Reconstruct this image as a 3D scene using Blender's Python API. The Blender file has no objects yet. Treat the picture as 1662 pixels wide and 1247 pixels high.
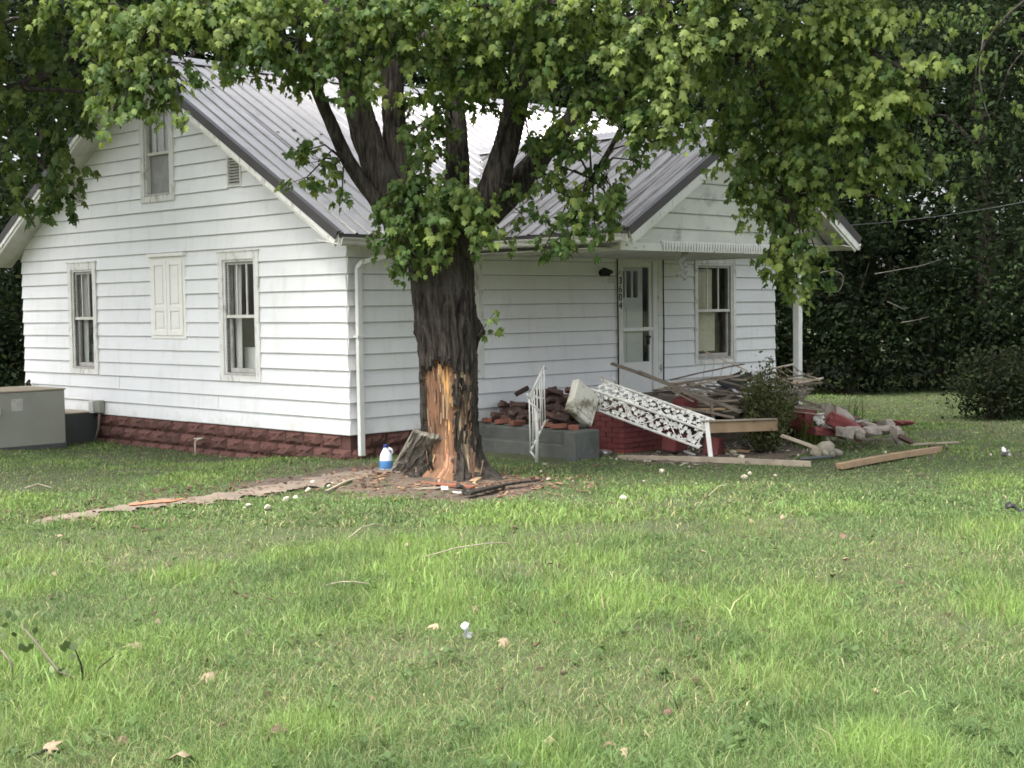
import bpy, bmesh, math, random
import numpy as np
from mathutils import Vector, Matrix
R = math.radians
random.seed(7)
rng = np.random.default_rng(11)
sc = bpy.context.scene
col = sc.collection

# ------------------------------------------------------------------ camera
CAMZ, PITCH, ROLL, FPX = 1.917, 0.05474, -0.01282, 2295.43
fwd = Vector((0, math.cos(PITCH), -math.sin(PITCH)))
up0 = Vector((0, math.sin(PITCH), math.cos(PITCH)))
rt = Vector((1, 0, 0)) * math.cos(ROLL) + up0 * math.sin(ROLL)
upv = -Vector((1, 0, 0)) * math.sin(ROLL) + up0 * math.cos(ROLL)
cd = bpy.data.cameras.new('camera')
cam = bpy.data.objects.new('camera', cd)
col.objects.link(cam)
cam.matrix_world = Matrix(((rt.x, upv.x, -fwd.x, 0), (rt.y, upv.y, -fwd.y, 0), (rt.z, upv.z, -fwd.z, CAMZ), (0, 0, 0, 1)))
cd.sensor_width = 36
cd.lens = 36 * FPX / 1662
cd.clip_end = 800
sc.camera = cam

# ------------------------------------------------------------------ sky, sun, exposure
SUN_EL, SUN_AZ = 60.0, 226.0        # azimuth measured clockwise from +Y
w = bpy.data.worlds.new('World')
sc.world = w
w.use_nodes = True
nt = w.node_tree
nt.nodes.clear()
sky = nt.nodes.new('ShaderNodeTexSky')
sky.sky_type = 'NISHITA'
sky.sun_disc = False
sky.sun_elevation = R(SUN_EL)
sky.sun_rotation = R(SUN_AZ)
sky.dust_density = 6.0
sky.air_density = 1.0
sky.ozone_density = 1.0
hs = nt.nodes.new('ShaderNodeHueSaturation')
hs.inputs['Saturation'].default_value = 0.3
bg = nt.nodes.new('ShaderNodeBackground')
bg.inputs['Strength'].default_value = 0.15
wo = nt.nodes.new('ShaderNodeOutputWorld')
nt.links.new(sky.outputs[0], hs.inputs['Color'])
nt.links.new(hs.outputs[0], bg.inputs['Color'])
nt.links.new(bg.outputs[0], wo.inputs['Surface'])
sl = bpy.data.lights.new('sun', 'SUN')
sl.energy = 1.1
sl.angle = R(22)
sl.color = (1.0, 0.95, 0.86)
so = bpy.data.objects.new('sun', sl)
col.objects.link(so)
sdir = Vector((math.sin(R(SUN_AZ)) * math.cos(R(SUN_EL)), math.cos(R(SUN_AZ)) * math.cos(R(SUN_EL)), math.sin(R(SUN_EL))))
so.rotation_euler = sdir.to_track_quat('Z', 'Y').to_euler()
so.location = sdir * 60
vs = sc.view_settings
vs.view_transform = 'Standard'
vs.look = 'None'
vs.exposure = 1.7
vs.gamma = 1
vs.use_curve_mapping = False
sc.cycles.use_denoising = True
sc.cycles.filter_width = 1.65
sc.cycles.max_bounces = 4
sc.cycles.diffuse_bounces = 3
sc.cycles.glossy_bounces = 2
sc.cycles.transmission_bounces = 2
sc.cycles.use_adaptive_sampling = True
sc.cycles.adaptive_threshold = 0.02
sc.cycles.transparent_max_bounces = 8

# ------------------------------------------------------------------ helpers
TH = 0.78905                        # house turned by this much
HO = Vector((-2.0484, 17.7604, 0))  # near corner of the house
UX = Vector((math.cos(TH), math.sin(TH), 0))
VY = Vector((-math.sin(TH), math.cos(TH), 0))
def H(x, y, z): return HO + UX * x + VY * y + Vector((0, 0, z))   # house plan -> world
def at(px, py, Y):                  # survey: sight line through a photo point, taken at distance Y
    d = fwd + rt * ((px - 831) / FPX) - upv * ((py - 623.5) / FPX)
    return Vector((0, 0, CAMZ)) + d * (Y / d.y)
def gat(px, py, z=0.0):             # survey: where that sight line meets level z
    d = fwd + rt * ((px - 831) / FPX) - upv * ((py - 623.5) / FPX)
    return Vector((0, 0, CAMZ)) + d * ((z - CAMZ) / d.z)
def tag(o, label=None, cat=None, group=None, kind=None):
    if label: o['label'] = label
    if cat: o['category'] = cat
    if group: o['group'] = group
    if kind: o['kind'] = kind
    return o
def link(o, parent=None):
    col.objects.link(o)
    if parent is not None: o.parent = parent
    return o
def empty(name, loc=(0, 0, 0), rz=0, parent=None):
    o = bpy.data.objects.new(name, None)
    o.location = loc
    o.rotation_euler = (0, 0, rz)
    o.empty_display_size = 0.2
    return link(o, parent)
def from_data(name, V, F, mat, parent=None, smooth=False, mats=None):
    me = bpy.data.meshes.new(name)
    me.from_pydata([tuple(v) for v in V], [], F)
    if smooth: me.polygons.foreach_set('use_smooth', [True] * len(me.polygons))
    for m in (mats or [mat]): me.materials.append(m)
    me.update()
    return link(bpy.data.objects.new(name, me), parent)
def np_mesh(name, V, tris=None, quads=None, mat=None, parent=None, colr=None, smooth=False):
    me = bpy.data.meshes.new(name)
    V = np.ascontiguousarray(V, np.float32)
    loops, tot = [], []
    if quads is not None and len(quads): loops.append(np.asarray(quads).ravel()); tot.append(np.full(len(quads), 4))
    if tris is not None and len(tris): loops.append(np.asarray(tris).ravel()); tot.append(np.full(len(tris), 3))
    lp = np.concatenate(loops).astype(np.int32); tt = np.concatenate(tot).astype(np.int32)
    st = np.concatenate([[0], np.cumsum(tt)[:-1]]).astype(np.int32)
    me.vertices.add(len(V)); me.vertices.foreach_set('co', V.ravel())
    me.loops.add(len(lp)); me.loops.foreach_set('vertex_index', lp)
    me.polygons.add(len(tt)); me.polygons.foreach_set('loop_start', st); me.polygons.foreach_set('loop_total', tt)
    if smooth: me.polygons.foreach_set('use_smooth', np.ones(len(tt), bool))
    if colr is not None:
        a = me.attributes.new('tint', 'FLOAT_COLOR', 'POINT')
        c4 = np.ones((len(V), 4), np.float32); c4[:, :3] = colr
        a.data.foreach_set('color', c4.ravel())
    me.update(calc_edges=True)
    if mat: me.materials.append(mat)
    o = bpy.data.objects.new(name, me)
    return link(o, parent)
class MB:
    def __init__(s): s.v, s.f = [], []
    def add(s, V, F):
        n = len(s.v); s.v += [tuple(v) for v in V]; s.f += [tuple(i + n for i in f) for f in F]; return s
    def hexa(s, p):                 # eight corners: 4 of one end, 4 of the other
        return s.add(p, [(0, 3, 2, 1), (4, 5, 6, 7), (0, 1, 5, 4), (1, 2, 6, 5), (2, 3, 7, 6), (3, 0, 4, 7)])
    def box(s, a, b):
        (x0, y0, z0), (x1, y1, z1) = a, b
        return s.hexa([(x0, y0, z0), (x1, y0, z0), (x1, y1, z0), (x0, y1, z0), (x0, y0, z1), (x1, y0, z1), (x1, y1, z1), (x0, y1, z1)])
    def bar(s, p, q, wd, th, side=None):   # rectangular bar from p to q
        p, q = Vector(p), Vector(q); d = (q - p).normalized()
        sd = Vector(side) if side is not None else (d.cross(Vector((0, 0, 1))) if abs(d.z) < .95 else Vector((1, 0, 0)))
        sd = (sd - d * sd.dot(d)).normalized(); u = sd.cross(d).normalized()
        a = [p + sd * (wd / 2 * i) + u * (th / 2 * j) for i, j in ((-1, -1), (1, -1), (1, 1), (-1, 1))]
        return s.hexa(a + [k + (q - p) for k in a])
    def tube(s, pts, rad, n=8, cap=True):
        pts = [Vector(p) for p in pts]
        rad = [rad] * len(pts) if not hasattr(rad, '__len__') else rad
        base = len(s.v); ref = Vector((0.31, 0.2, 1)).normalized()
        for i, p in enumerate(pts):
            d = (pts[min(i + 1, len(pts) - 1)] - pts[max(i - 1, 0)]).normalized()
            a = d.cross(ref)
            if a.length < .1: a = d.cross(Vector((1, 0, 0)))
            a.normalize(); b = d.cross(a)
            for k in range(n):
                t = 2 * math.pi * k / n
                s.v.append(tuple(p + (a * math.cos(t) + b * math.sin(t)) * rad[i]))
        for i in range(len(pts) - 1):
            for k in range(n):
                s.f.append((base + i * n + k, base + i * n + (k + 1) % n, base + (i + 1) * n + (k + 1) % n, base + (i + 1) * n + k))
        if cap:
            s.f.append(tuple(base + k for k in range(n))[::-1]); e = base + (len(pts) - 1) * n
            s.f.append(tuple(e + k for k in range(n)))
        return s
    def build(s, name, mat, parent=None, smooth=False): return from_data(name, s.v, s.f, mat, parent, smooth)
def bevel(o, wd=.004, seg=1):
    m = o.modifiers.new('bevel', 'BEVEL'); m.width = wd; m.segments = seg; m.limit_method = 'ANGLE'; return o

def hash2(ix, iy, seed=0):
    h = (ix.astype(np.int64) * 374761393 + iy.astype(np.int64) * 668265263 + seed * 974634777) & 0xffffffff
    h = ((h ^ (h >> 13)) * 1274126177) & 0xffffffff
    return ((h ^ (h >> 16)) & 0xffff) / 65535.0
def vnoise(x, y, seed=0):
    x = np.asarray(x, float); y = np.asarray(y, float)
    ix, iy = np.floor(x), np.floor(y); fx, fy = x - ix, y - iy
    fx = fx * fx * (3 - 2 * fx); fy = fy * fy * (3 - 2 * fy); ix = ix.astype(np.int64); iy = iy.astype(np.int64)
    a, b, c, d = hash2(ix, iy, seed), hash2(ix + 1, iy, seed), hash2(ix, iy + 1, seed), hash2(ix + 1, iy + 1, seed)
    return (a * (1 - fx) + b * fx) * (1 - fy) + (c * (1 - fx) + d * fx) * fy
def fbm(x, y, seed=0, oc=3):
    s, a, t = 0, 1, 0
    for k in range(oc): s = s + a * vnoise(x * 2 ** k, y * 2 ** k, seed + k); t += a; a *= .5
    return s / t

# ------------------------------------------------------------------ materials
def node_mat(name):
    m = bpy.data.materials.new(name); m.use_nodes = True
    n = m.node_tree; n.nodes.clear()
    out = n.nodes.new('ShaderNodeOutputMaterial'); b = n.nodes.new('ShaderNodeBsdfPrincipled')
    n.links.new(b.outputs[0], out.inputs[0])
    return m, n, b, out
def rgba(c): return (c[0], c[1], c[2], 1)
def ramp(n, src, stops):
    r = n.nodes.new('ShaderNodeValToRGB'); el = r.color_ramp.elements
    while len(el) < len(stops): el.new(.5)
    for e, (p, c) in zip(el, stops): e.position = p; e.color = rgba(c) if hasattr(c, '__len__') else (c, c, c, 1)
    n.links.new(src, r.inputs[0]); return r
def noise(n, scale, detail=4, rough=.55, vec=None, stretch=None, coord='Object'):
    t = n.nodes.new('ShaderNodeTexNoise'); t.inputs['Scale'].default_value = scale; t.inputs['Detail'].default_value = detail; t.inputs['Roughness'].default_value = rough
    tc = n.nodes.new('ShaderNodeTexCoord'); src = tc.outputs[coord]
    if stretch:
        mp = n.nodes.new('ShaderNodeMapping'); mp.inputs['Scale'].default_value = stretch; n.links.new(src, mp.inputs[0]); src = mp.outputs[0]
    n.links.new(src, t.inputs['Vector']); return t
def mixc(n, fac, a, b, blend='MIX'):
    m = n.nodes.new('ShaderNodeMix'); m.data_type = 'RGBA'; m.blend_type = blend
    for s, v in ((m.inputs[0], fac), (m.inputs[6], a), (m.inputs[7], b)):
        if hasattr(v, 'is_linked'): n.links.new(v, s)
        elif hasattr(v, '__len__'): s.default_value = rgba(v)
        else: s.default_value = v
    return m.outputs[2]
def bump(n, b, src, strength=.3, dist=.01):
    bp = n.nodes.new('ShaderNodeBump'); bp.inputs['Strength'].default_value = strength; bp.inputs['Distance'].default_value = dist
    n.links.new(src, bp.inputs['Height']); n.links.new(bp.outputs[0], b.inputs['Normal'])
def M(name, c1, c2=None, scale=6, lo=.35, hi=.65, rough=.6, metal=0, bmp=0, bdist=.01, stretch=None, c3=None, lo3=.6, hi3=.7, scale3=14, spec=None, rand=0, detail=5, stretch3=None, coord='Object'):
    m, n, b, out = node_mat(name)
    b.inputs['Roughness'].default_value = rough; b.inputs['Metallic'].default_value = metal
    if spec is not None: b.inputs['Specular IOR Level'].default_value = spec
    if c2 is None: c2 = tuple(k * .8 for k in c1)
    nz = noise(n, scale, detail, stretch=stretch, coord=coord)
    c = ramp(n, nz.outputs[0], [(lo, c1), (hi, c2)]).outputs[0]
    if c3:
        n3 = noise(n, scale3, 6, .65, stretch=stretch3 or stretch, coord=coord)
        c = mixc(n, ramp(n, n3.outputs[0], [(lo3, 0.0), (hi3, 1.0)]).outputs[0], c, c3)
    if rand:
        oi = n.nodes.new('ShaderNodeObjectInfo'); rr = ramp(n, oi.outputs['Random'], [(0, 1 - rand), (1, 1 + rand * .6)])
        c = mixc(n, 1.0, c, rr.outputs[0], 'MULTIPLY')
    n.links.new(c, b.inputs['Base Color'])
    if bmp: bump(n, b, nz.outputs[0], bmp, bdist)
    return m
MT = {}
# aluminium siding: white paint, chalky, grey-green film drawn out in streaks
m, n, b, _ = node_mat('white_siding'); b.inputs['Roughness'].default_value = .48
n1 = noise(n, 1.1, 4, .6); n2 = noise(n, 5, 6, .7, stretch=(1, 1, .25)); n3 = noise(n, 38, 4, .6)
c = ramp(n, n1.outputs[0], [(.3, (.80, .81, .82)), (.7, (.74, .755, .76))]).outputs[0]
c = mixc(n, ramp(n, n2.outputs[0], [(.52, 0.0), (.78, .55)]).outputs[0], c, (.58, .585, .55))
c = mixc(n, ramp(n, n3.outputs[0], [(.70, 0.0), (.78, .5)]).outputs[0], c, (.42, .42, .40))
oi = n.nodes.new('ShaderNodeObjectInfo'); c = mixc(n, 1.0, c, ramp(n, oi.outputs['Random'], [(0, .955), (1, 1.0)]).outputs[0], 'MULTIPLY')
tc = n.nodes.new('ShaderNodeTexCoord'); sx = n.nodes.new('ShaderNodeSeparateXYZ'); n.links.new(tc.outputs['Object'], sx.inputs[0])      # rain splash and mildew low on the wall
n4 = noise(n, 3.2, 6, .7); ad = n.nodes.new('ShaderNodeMath'); ad.operation = 'MULTIPLY_ADD'; ad.inputs[1].default_value = -.9; n.links.new(sx.outputs[2], ad.inputs[0]); n.links.new(n4.outputs[0], ad.inputs[2])
c = mixc(n, ramp(n, ad.outputs[0], [(.10, 0.0), (.36, .5)]).outputs[0], c, (.46, .45, .38))
n.links.new(c, b.inputs['Base Color']); bump(n, b, n1.outputs[0], .25, .01); MT['siding'] = m
MT['wall'] = M('grey_sheathing', (.30, .30, .29), (.22, .22, .21))
MT['peel'] = M('peeling_white_paint', (.74, .74, .71), (.64, .64, .61), 4, c3=(.40, .39, .36), lo3=.54, hi3=.66, scale3=11, stretch3=(1, 1, .4), rough=.65, bmp=.3, bdist=.004)
MT['peel2'] = M('worn_white_paint', (.74, .74, .70), (.62, .61, .56), 3, c3=(.26, .25, .22), lo3=.60, hi3=.66, scale3=9, rough=.65, bmp=.3, bdist=.004)
MT['sash'] = M('grey_sash_paint', (.48, .47, .44), (.36, .35, .32), 9, rough=.6)
MT['muntin'] = M('cream_muntin', (.66, .65, .60), (.55, .54, .5), 9)
MT['white'] = M('white_enamel', (.78, .78, .76), (.68, .68, .66), 7, rough=.4, c3=(.45, .42, .36), lo3=.66, hi3=.74)
MT['shutter'] = M('cream_white_shutter', (.84, .83, .79), (.80, .79, .75), 3, rough=.5)
MT['door'] = M('white_door', (.72, .73, .71), (.66, .67, .65), 3, rough=.4)
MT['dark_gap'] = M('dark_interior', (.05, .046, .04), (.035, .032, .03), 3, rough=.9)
MT['room'] = M('dim_room', (.42, .38, .32), (.32, .28, .23), 2, rough=.9)
MT['curtain'] = M('sheer_curtain', (.80, .80, .78), (.72, .72, .70), 6, rough=.9)
MT['blind'] = M('yellowed_blind', (.72, .68, .52), (.64, .60, .45), 3, rough=.7)
MT['galv'] = M('galvanised_roof', (.47, .455, .46), (.40, .385, .39), 1.6, rough=.33, metal=.66, c3=(.25, .235, .23), lo3=.55, hi3=.8, scale3=3.5, stretch=(1, 1, 1), rand=.05)
MT['galv2'] = M('streaked_galvanised_roof', (.40, .385, .385), (.31, .295, .29), 1.6, rough=.36, metal=.62, c3=(.13, .115, .105), lo3=.46, hi3=.66, scale3=1.6, stretch3=(.5, 5, .5), rand=.08)
MT['dingy'] = M('mildewed_siding', (.62, .63, .57), (.50, .51, .45), 1.3, rough=.55, c3=(.20, .205, .165), lo3=.58, hi3=.78, scale3=2.2, stretch3=(1, 1, 1.6))
MT['trimdark'] = M('dark_metal_trim', (.055, .05, .05), (.04, .036, .036), 4, rough=.4, spec=.4)
MT['gutter'] = M('aged_gutter', (.58, .58, .54), (.44, .44, .40), 3, rough=.5, c3=(.22, .2, .16), lo3=.58, hi3=.75, scale3=5)
MT['pipe'] = M('white_downspout', (.66, .67, .65), (.56, .57, .55), 3, rough=.45, c3=(.3, .28, .24), lo3=.68, hi3=.78)
MT['soffit'] = M('white_soffit', (.66, .66, .62), (.52, .51, .46), 2.5, rough=.6, c3=(.24, .23, .2), lo3=.62, hi3=.74)
MT['redblock'] = M('red_painted_block', (.14, .055, .044), (.085, .040, .032), 5, rough=.8, bmp=.6, bdist=.02, c3=(.20, .13, .10), lo3=.6, hi3=.72, rand=.25)
MT['mortar'] = M('dark_red_mortar', (.10, .045, .036), (.07, .035, .03), 8, rough=.9)
MT['redbrick'] = M('red_painted_brick', (.20, .048, .046), (.145, .038, .037), 6, rough=.7, bmp=.4, c3=(.30, .14, .10), lo3=.66, hi3=.75, rand=.12)
MT['brick'] = M('bare_brick', (.10, .055, .042), (.065, .041, .034), 8, rough=.85, bmp=.5, c3=(.20, .17, .145), lo3=.60, hi3=.72, rand=.5)
MT['brickor'] = M('orange_brick', (.25, .095, .06), (.17, .07, .05), 8, rough=.85, bmp=.5, c3=(.28, .22, .18), lo3=.62, hi3=.72, rand=.25)
MT['hem'] = M('lap_shadow_hem', (.24, .24, .225), (.36, .36, .35), 5, rough=.8)  # dark tone standing in for the shadow line under each lap
MT['slabbark'] = M('lichen_bark', (.15, .14, .115), (.085, .075, .06), 14, rough=.9, bmp=.8, stretch=(1, 1, .3), c3=(.24, .24, .20), lo3=.55, hi3=.7, scale3=22)
MT['concrete'] = M('grey_green_concrete', (.095, .10, .093), (.065, .07, .063), 4, rough=.85, bmp=.4, c3=(.15, .15, .138), lo3=.6, hi3=.75, scale3=10)
MT['rubble'] = M('pale_concrete_rubble', (.30, .265, .225), (.21, .185, .16), 6, rough=.9, bmp=.6, bdist=.02, c3=(.16, .13, .11), lo3=.6, hi3=.75)
MT['stone'] = M('lichen_stone', (.27, .25, .19), (.18, .165, .13), 7, rough=.9, bmp=.7, bdist=.02)
MT['capstone'] = M('stained_white_stone', (.62, .61, .54), (.52, .50, .43), 3, rough=.8, c3=(.17, .15, .10), lo3=.50, hi3=.60, scale3=4, bmp=.3)
MT['iron'] = M('white_wrought_iron', (.72, .72, .68), (.60, .60, .56), 9, rough=.5, c3=(.30, .2, .13), lo3=.62, hi3=.72, scale3=20)
MT['irondark'] = M('grey_wrought_iron', (.30, .30, .28), (.2, .2, .18), 9, rough=.6)
MT['rustrail'] = M('rust_stained_rail', (.58, .53, .45), (.36, .25, .17), 7, lo=.4, hi=.62, rough=.6)
MT['wood'] = M('weathered_wood', (.19, .16, .125), (.12, .10, .08), 5, rough=.8, bmp=.4, stretch=(1, 1, 1), rand=.2, c3=(.09, .075, .06), lo3=.62, hi3=.75)
MT['freshwood'] = M('raw_yellow_wood', (.36, .25, .15), (.28, .19, .11), 5, rough=.75, rand=.1, c3=(.2, .13, .08), lo3=.62, hi3=.75)
MT['palewood'] = M('pale_grey_wood', (.34, .29, .22), (.25, .21, .16), 5, rough=.8, rand=.1, c3=(.2, .17, .13), lo3=.6, hi3=.75)
MT['hvac'] = M('olive_grey_sheet_metal', (.285, .29, .245), (.255, .26, .22), 2.2, rough=.5, c3=(.18, .17, .14), lo3=.68, hi3=.8)
MT['hvactop'] = M('tan_faded_metal', (.40, .335, .25), (.32, .27, .20), 3, rough=.6)
MT['duct'] = M('charcoal_duct_metal', (.075, .08, .082), (.055, .06, .06), 2, rough=.55)
MT['black'] = M('black_rubber', (.015, .015, .015), (.022, .022, .022), 5, rough=.5)
MT['blue'] = M('blue_label', (.07, .22, .46), (.06, .18, .40), 3, rough=.4)
MT['jugcap'] = M('navy_cap', (.01, .025, .16), (.01, .02, .12), 3, rough=.35)
MT['jug'] = M('translucent_white_plastic', (.70, .74, .82), (.64, .68, .78), 3, rough=.3)
MT['foam'] = M('cream_foam', (.56, .53, .42), (.42, .39, .29), 9, rough=.9, bmp=.4)
MT['deadleaf'] = M('dry_leaf', (.17, .105, .065), (.10, .06, .04), 5, rough=.8, rand=.45)
MT['paleleaf'] = M('pale_dry_leaf', (.34, .265, .175), (.24, .18, .115), 5, rough=.8, rand=.25)
MT['paper'] = M('white_paper', (.62, .63, .65), (.54, .55, .58), 4, rough=.7)
MT['dirt'] = M('bare_soil', (.105, .078, .058), (.07, .052, .038), 6, rough=.95, bmp=.7, bdist=.02, c3=(.16, .12, .09), lo3=.55, hi3=.75)
MT['path'] = M('worn_concrete_walk', (.225, .18, .14), (.15, .118, .09), 3, rough=.9, bmp=.4, c3=(.16, .12, .09), lo3=.56, hi3=.68, scale3=7)
MT['orange'] = M('orange_marking_paint', (.50, .17, .08), (.36, .17, .11), 12, rough=.8)
MT['chip'] = M('wood_chips', (.20, .12, .075), (.12, .06, .04), 20, rough=.9)
MT['tarp'] = M('black_tarp', (.03, .03, .032), (.055, .055, .055), 5, rough=.5)
MT['ground'] = M('lawn_soil', (.050, .066, .024), (.064, .068, .030), 1.2, rough=.95, bmp=.5, bdist=.03, c3=(.095, .078, .048), lo3=.60, hi3=.76, scale3=.7)
m, n, b, out = node_mat('window_glass')
gl = n.nodes.new('ShaderNodeBsdfGlossy'); gl.inputs['Roughness'].default_value = .03; gl.inputs['Color'].default_value = (.95, .97, 1, 1)
tr = n.nodes.new('ShaderNodeBsdfTransparent'); tr.inputs['Color'].default_value = (.92, .93, .92, 1)
mx = n.nodes.new('ShaderNodeMixShader'); fr = n.nodes.new('ShaderNodeLayerWeight'); fr.inputs['Blend'].default_value = .5; pw_ = n.nodes.new('ShaderNodeMath'); pw_.operation = 'POWER'; pw_.inputs[1].default_value = 4
n.links.new(fr.outputs['Facing'], pw_.inputs[0]); ma_ = n.nodes.new('ShaderNodeMath'); ma_.operation = 'MULTIPLY_ADD'; ma_.inputs[1].default_value = .5; ma_.inputs[2].default_value = .035; n.links.new(pw_.outputs[0], ma_.inputs[0])
n.links.new(ma_.outputs[0], mx.inputs[0]); n.links.new(tr.outputs[0], mx.inputs[1]); n.links.new(gl.outputs[0], mx.inputs[2]); n.links.new(mx.outputs[0], out.inputs[0]); MT['glass'] = m
def leaf_mat(name, attr=True, base=(.08, .12, .03), trans=.45, rough=.5, rand=0, spec=.25):
    m, n, b, out = node_mat(name)
    b.inputs['Roughness'].default_value = rough; b.inputs['Specular IOR Level'].default_value = spec
    if attr:
        at_ = n.nodes.new('ShaderNodeAttribute'); at_.attribute_name = 'tint'; c = at_.outputs['Color']
    else:
        rg = n.nodes.new('ShaderNodeRGB'); rg.outputs[0].default_value = rgba(base); c = rg.outputs[0]
        oi = n.nodes.new('ShaderNodeObjectInfo'); c = mixc(n, 1.0, c, ramp(n, oi.outputs['Random'], [(0, 1 - rand), (1, 1 + rand)]).outputs[0], 'MULTIPLY')
    t = n.nodes.new('ShaderNodeBsdfTranslucent'); mx = n.nodes.new('ShaderNodeMixShader'); mx.inputs[0].default_value = trans
    c2 = mixc(n, 1.0, c, (1.12, 1.15, .78), 'MULTIPLY')
    n.links.new(c, b.inputs['Base Color']); n.links.new(c2, t.inputs['Color'])
    n.links.new(b.outputs[0], mx.inputs[1]); n.links.new(t.outputs[0], mx.inputs[2]); n.links.new(mx.outputs[0], out.inputs[0])
    return m
MT['leaf'] = leaf_mat('maple_leaf', trans=.52, rough=.5, spec=.22)
MT['farleaf'] = leaf_mat('wood_leaf', trans=.3, rough=.7, spec=.08)
MT['grass'] = leaf_mat('grass_blade', trans=.35, rough=.55)
# bark
m, n, b, out = node_mat('bark'); b.inputs['Roughness'].default_value = .9; b.inputs['Specular IOR Level'].default_value = .2
n1 = noise(n, 26, 7, .68, stretch=(1, 1, .13)); n2 = noise(n, 2.2, 3, .5); n3 = noise(n, 45, 4, .6, stretch=(1, 1, .3))
c = ramp(n, n1.outputs[0], [(.40, (.014, .012, .010)), (.50, (.040, .034, .028)), (.66, (.085, .075, .062))]).outputs[0]
c = mixc(n, ramp(n, n2.outputs[0], [(.5, 0.0), (.72, .5)]).outputs[0], c, (.095, .088, .074))
n.links.new(c, b.inputs['Base Color']); bump(n, b, n1.outputs[0], 1.0, .05); MT['bark'] = m
m, n, b, out = node_mat('torn_wood'); b.inputs['Roughness'].default_value = .75
at_ = n.nodes.new('ShaderNodeAttribute'); at_.attribute_name = 'tint'
n1 = noise(n, 12, 6, .65, stretch=(1, 1, .08))
c = mixc(n, 1.0, at_.outputs['Color'], ramp(n, n1.outputs[0], [(.3, .62), (.7, 1.25)]).outputs[0], 'MULTIPLY')
n.links.new(c, b.inputs['Base Color']); bump(n, b, n1.outputs[0], .5, .01); MT['torn'] = m

W_F, W_G = 9.32, 8.66

# ------------------------------------------------------------------ ground
def smooth01(t): t = np.clip(t, 0, 1); return t * t * (3 - 2 * t)
def gz(x, y):
    x = np.asarray(x, float); y = np.asarray(y, float)
    z = (fbm(x * .45 + 40, y * .45 + 40, 3, 2) - .5) * .10
    hx = (x - HO.x) * UX.x + (y - HO.y) * UX.y; hy = (x - HO.x) * VY.x + (y - HO.y) * VY.y
    z = z * np.where((hx > -2.6) & (hx < 0) & (hy > 1), .4, 1) - .14 * np.exp(-((hx + .6) ** 2 / 2.2 + np.clip(np.abs(hy - 4.6) - 1.8, 0, 9) ** 2 / 2.5))
    z = z + .09 * np.exp(-((x + .75) ** 2 + (y - 15.5) ** 2) / 1.1)        # soil mounded round the maple
    near = smooth01((y - 3) / 9) * 1.0
    return z * np.where(y < 60, 1, 0)
xs = np.concatenate([[-400, -200, -90, -50], np.arange(-26, 26.01, .2), [50, 90, 200, 400]]); ys = np.concatenate([[-120, -40, -12], np.arange(-4, 50.01, .2), [70, 110, 200, 400]])
GX, GY = np.meshgrid(xs, ys); GZ = gz(GX, GY)
nx_ = len(xs); idx = np.arange(len(xs) * len(ys)).reshape(len(ys), nx_)
qd = np.stack([idx[:-1, :-1], idx[:-1, 1:], idx[1:, 1:], idx[1:, :-1]], -1).reshape(-1, 4)
gr = np_mesh('ground', np.stack([GX, GY, GZ], -1).reshape(-1, 3), quads=qd, mat=MT['ground'], smooth=True); tag(gr, kind='structure')
def hloc(x, y):
    dx, dy = x - HO.x, y - HO.y
    return dx * UX.x + dy * UX.y, dx * VY.x + dy * VY.y
def path_mask(x, y):                        # concrete walk leading past the maple to the steps
    hx, hy = hloc(x, y)
    wob = (fbm(hx * 1.3 + 9, hy * 1.3, 5, 3) - .5) * .8 + (fbm(hx * 6 + 9, hy * 6, 15, 3) - .5) * .5
    c = -1.62 + .05 * hx
    return np.clip((.36 + wob - np.abs(hy - c)) * 7, 0, 1) * smooth01((hx + 5.6) / 1.1) * smooth01((.1 - hx) / .8)
def dirt_mask(x, y):
    a = 1.3 - np.hypot((x + .85) / 1.0, (y - 15.15) / 1.0) + (fbm(x * 1.6, y * 1.6, 8, 3) - .5) * 1.1
    hx, hy = hloc(x, y)
    b_ = .9 - np.hypot((hx + 1.1) / 1.7, (hy + 1.3) / .8) + (fbm(x * 1.8, y * 1.8, 18, 3) - .5) * .9
    c = 1.0 - np.hypot((hx - 3.6) / 1.5, (hy + 3.1) / 1.0) + (fbm(x * 1.8, y * 1.8, 28, 3) - .5) * .8
    return np.clip(np.maximum(np.maximum(a, b_), c) * 2.2, 0, 1)
def patch_sheet(name, fn, mat, x0, x1, y0, y1, lift, thr, st=.07):
    X, Y = np.meshgrid(np.arange(x0, x1, st), np.arange(y0, y1, st)); Mk = fn(X, Y)
    Z = gz(X, Y) + lift + (fbm(X * 6, Y * 6, 4, 3) - .5) * .02 - np.clip(thr + .25 - Mk, 0, .25) * .16
    id_ = np.arange(X.size).reshape(X.shape); ok = (Mk[:-1, :-1] > thr) & (Mk[1:, 1:] > thr) & (Mk[1:, :-1] > thr) & (Mk[:-1, 1:] > thr)
    q = np.stack([id_[:-1, :-1], id_[:-1, 1:], id_[1:, 1:], id_[1:, :-1]], -1)[ok].reshape(-1, 4)
    u, inv = np.unique(q, return_inverse=True)
    o = np_mesh(name, np.stack([X, Y, Z], -1).reshape(-1, 3)[u], quads=inv.reshape(-1, 4), mat=mat, smooth=True)
    return tag(o, kind='structure')
patch_sheet('bare_dirt', dirt_mask, MT['dirt'], -5, 5, 12, 21, .010, .25)
patch_sheet('concrete_path', path_mask, MT['path'], -7.5, 0, 11, 18, .022, .18, .05)
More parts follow.
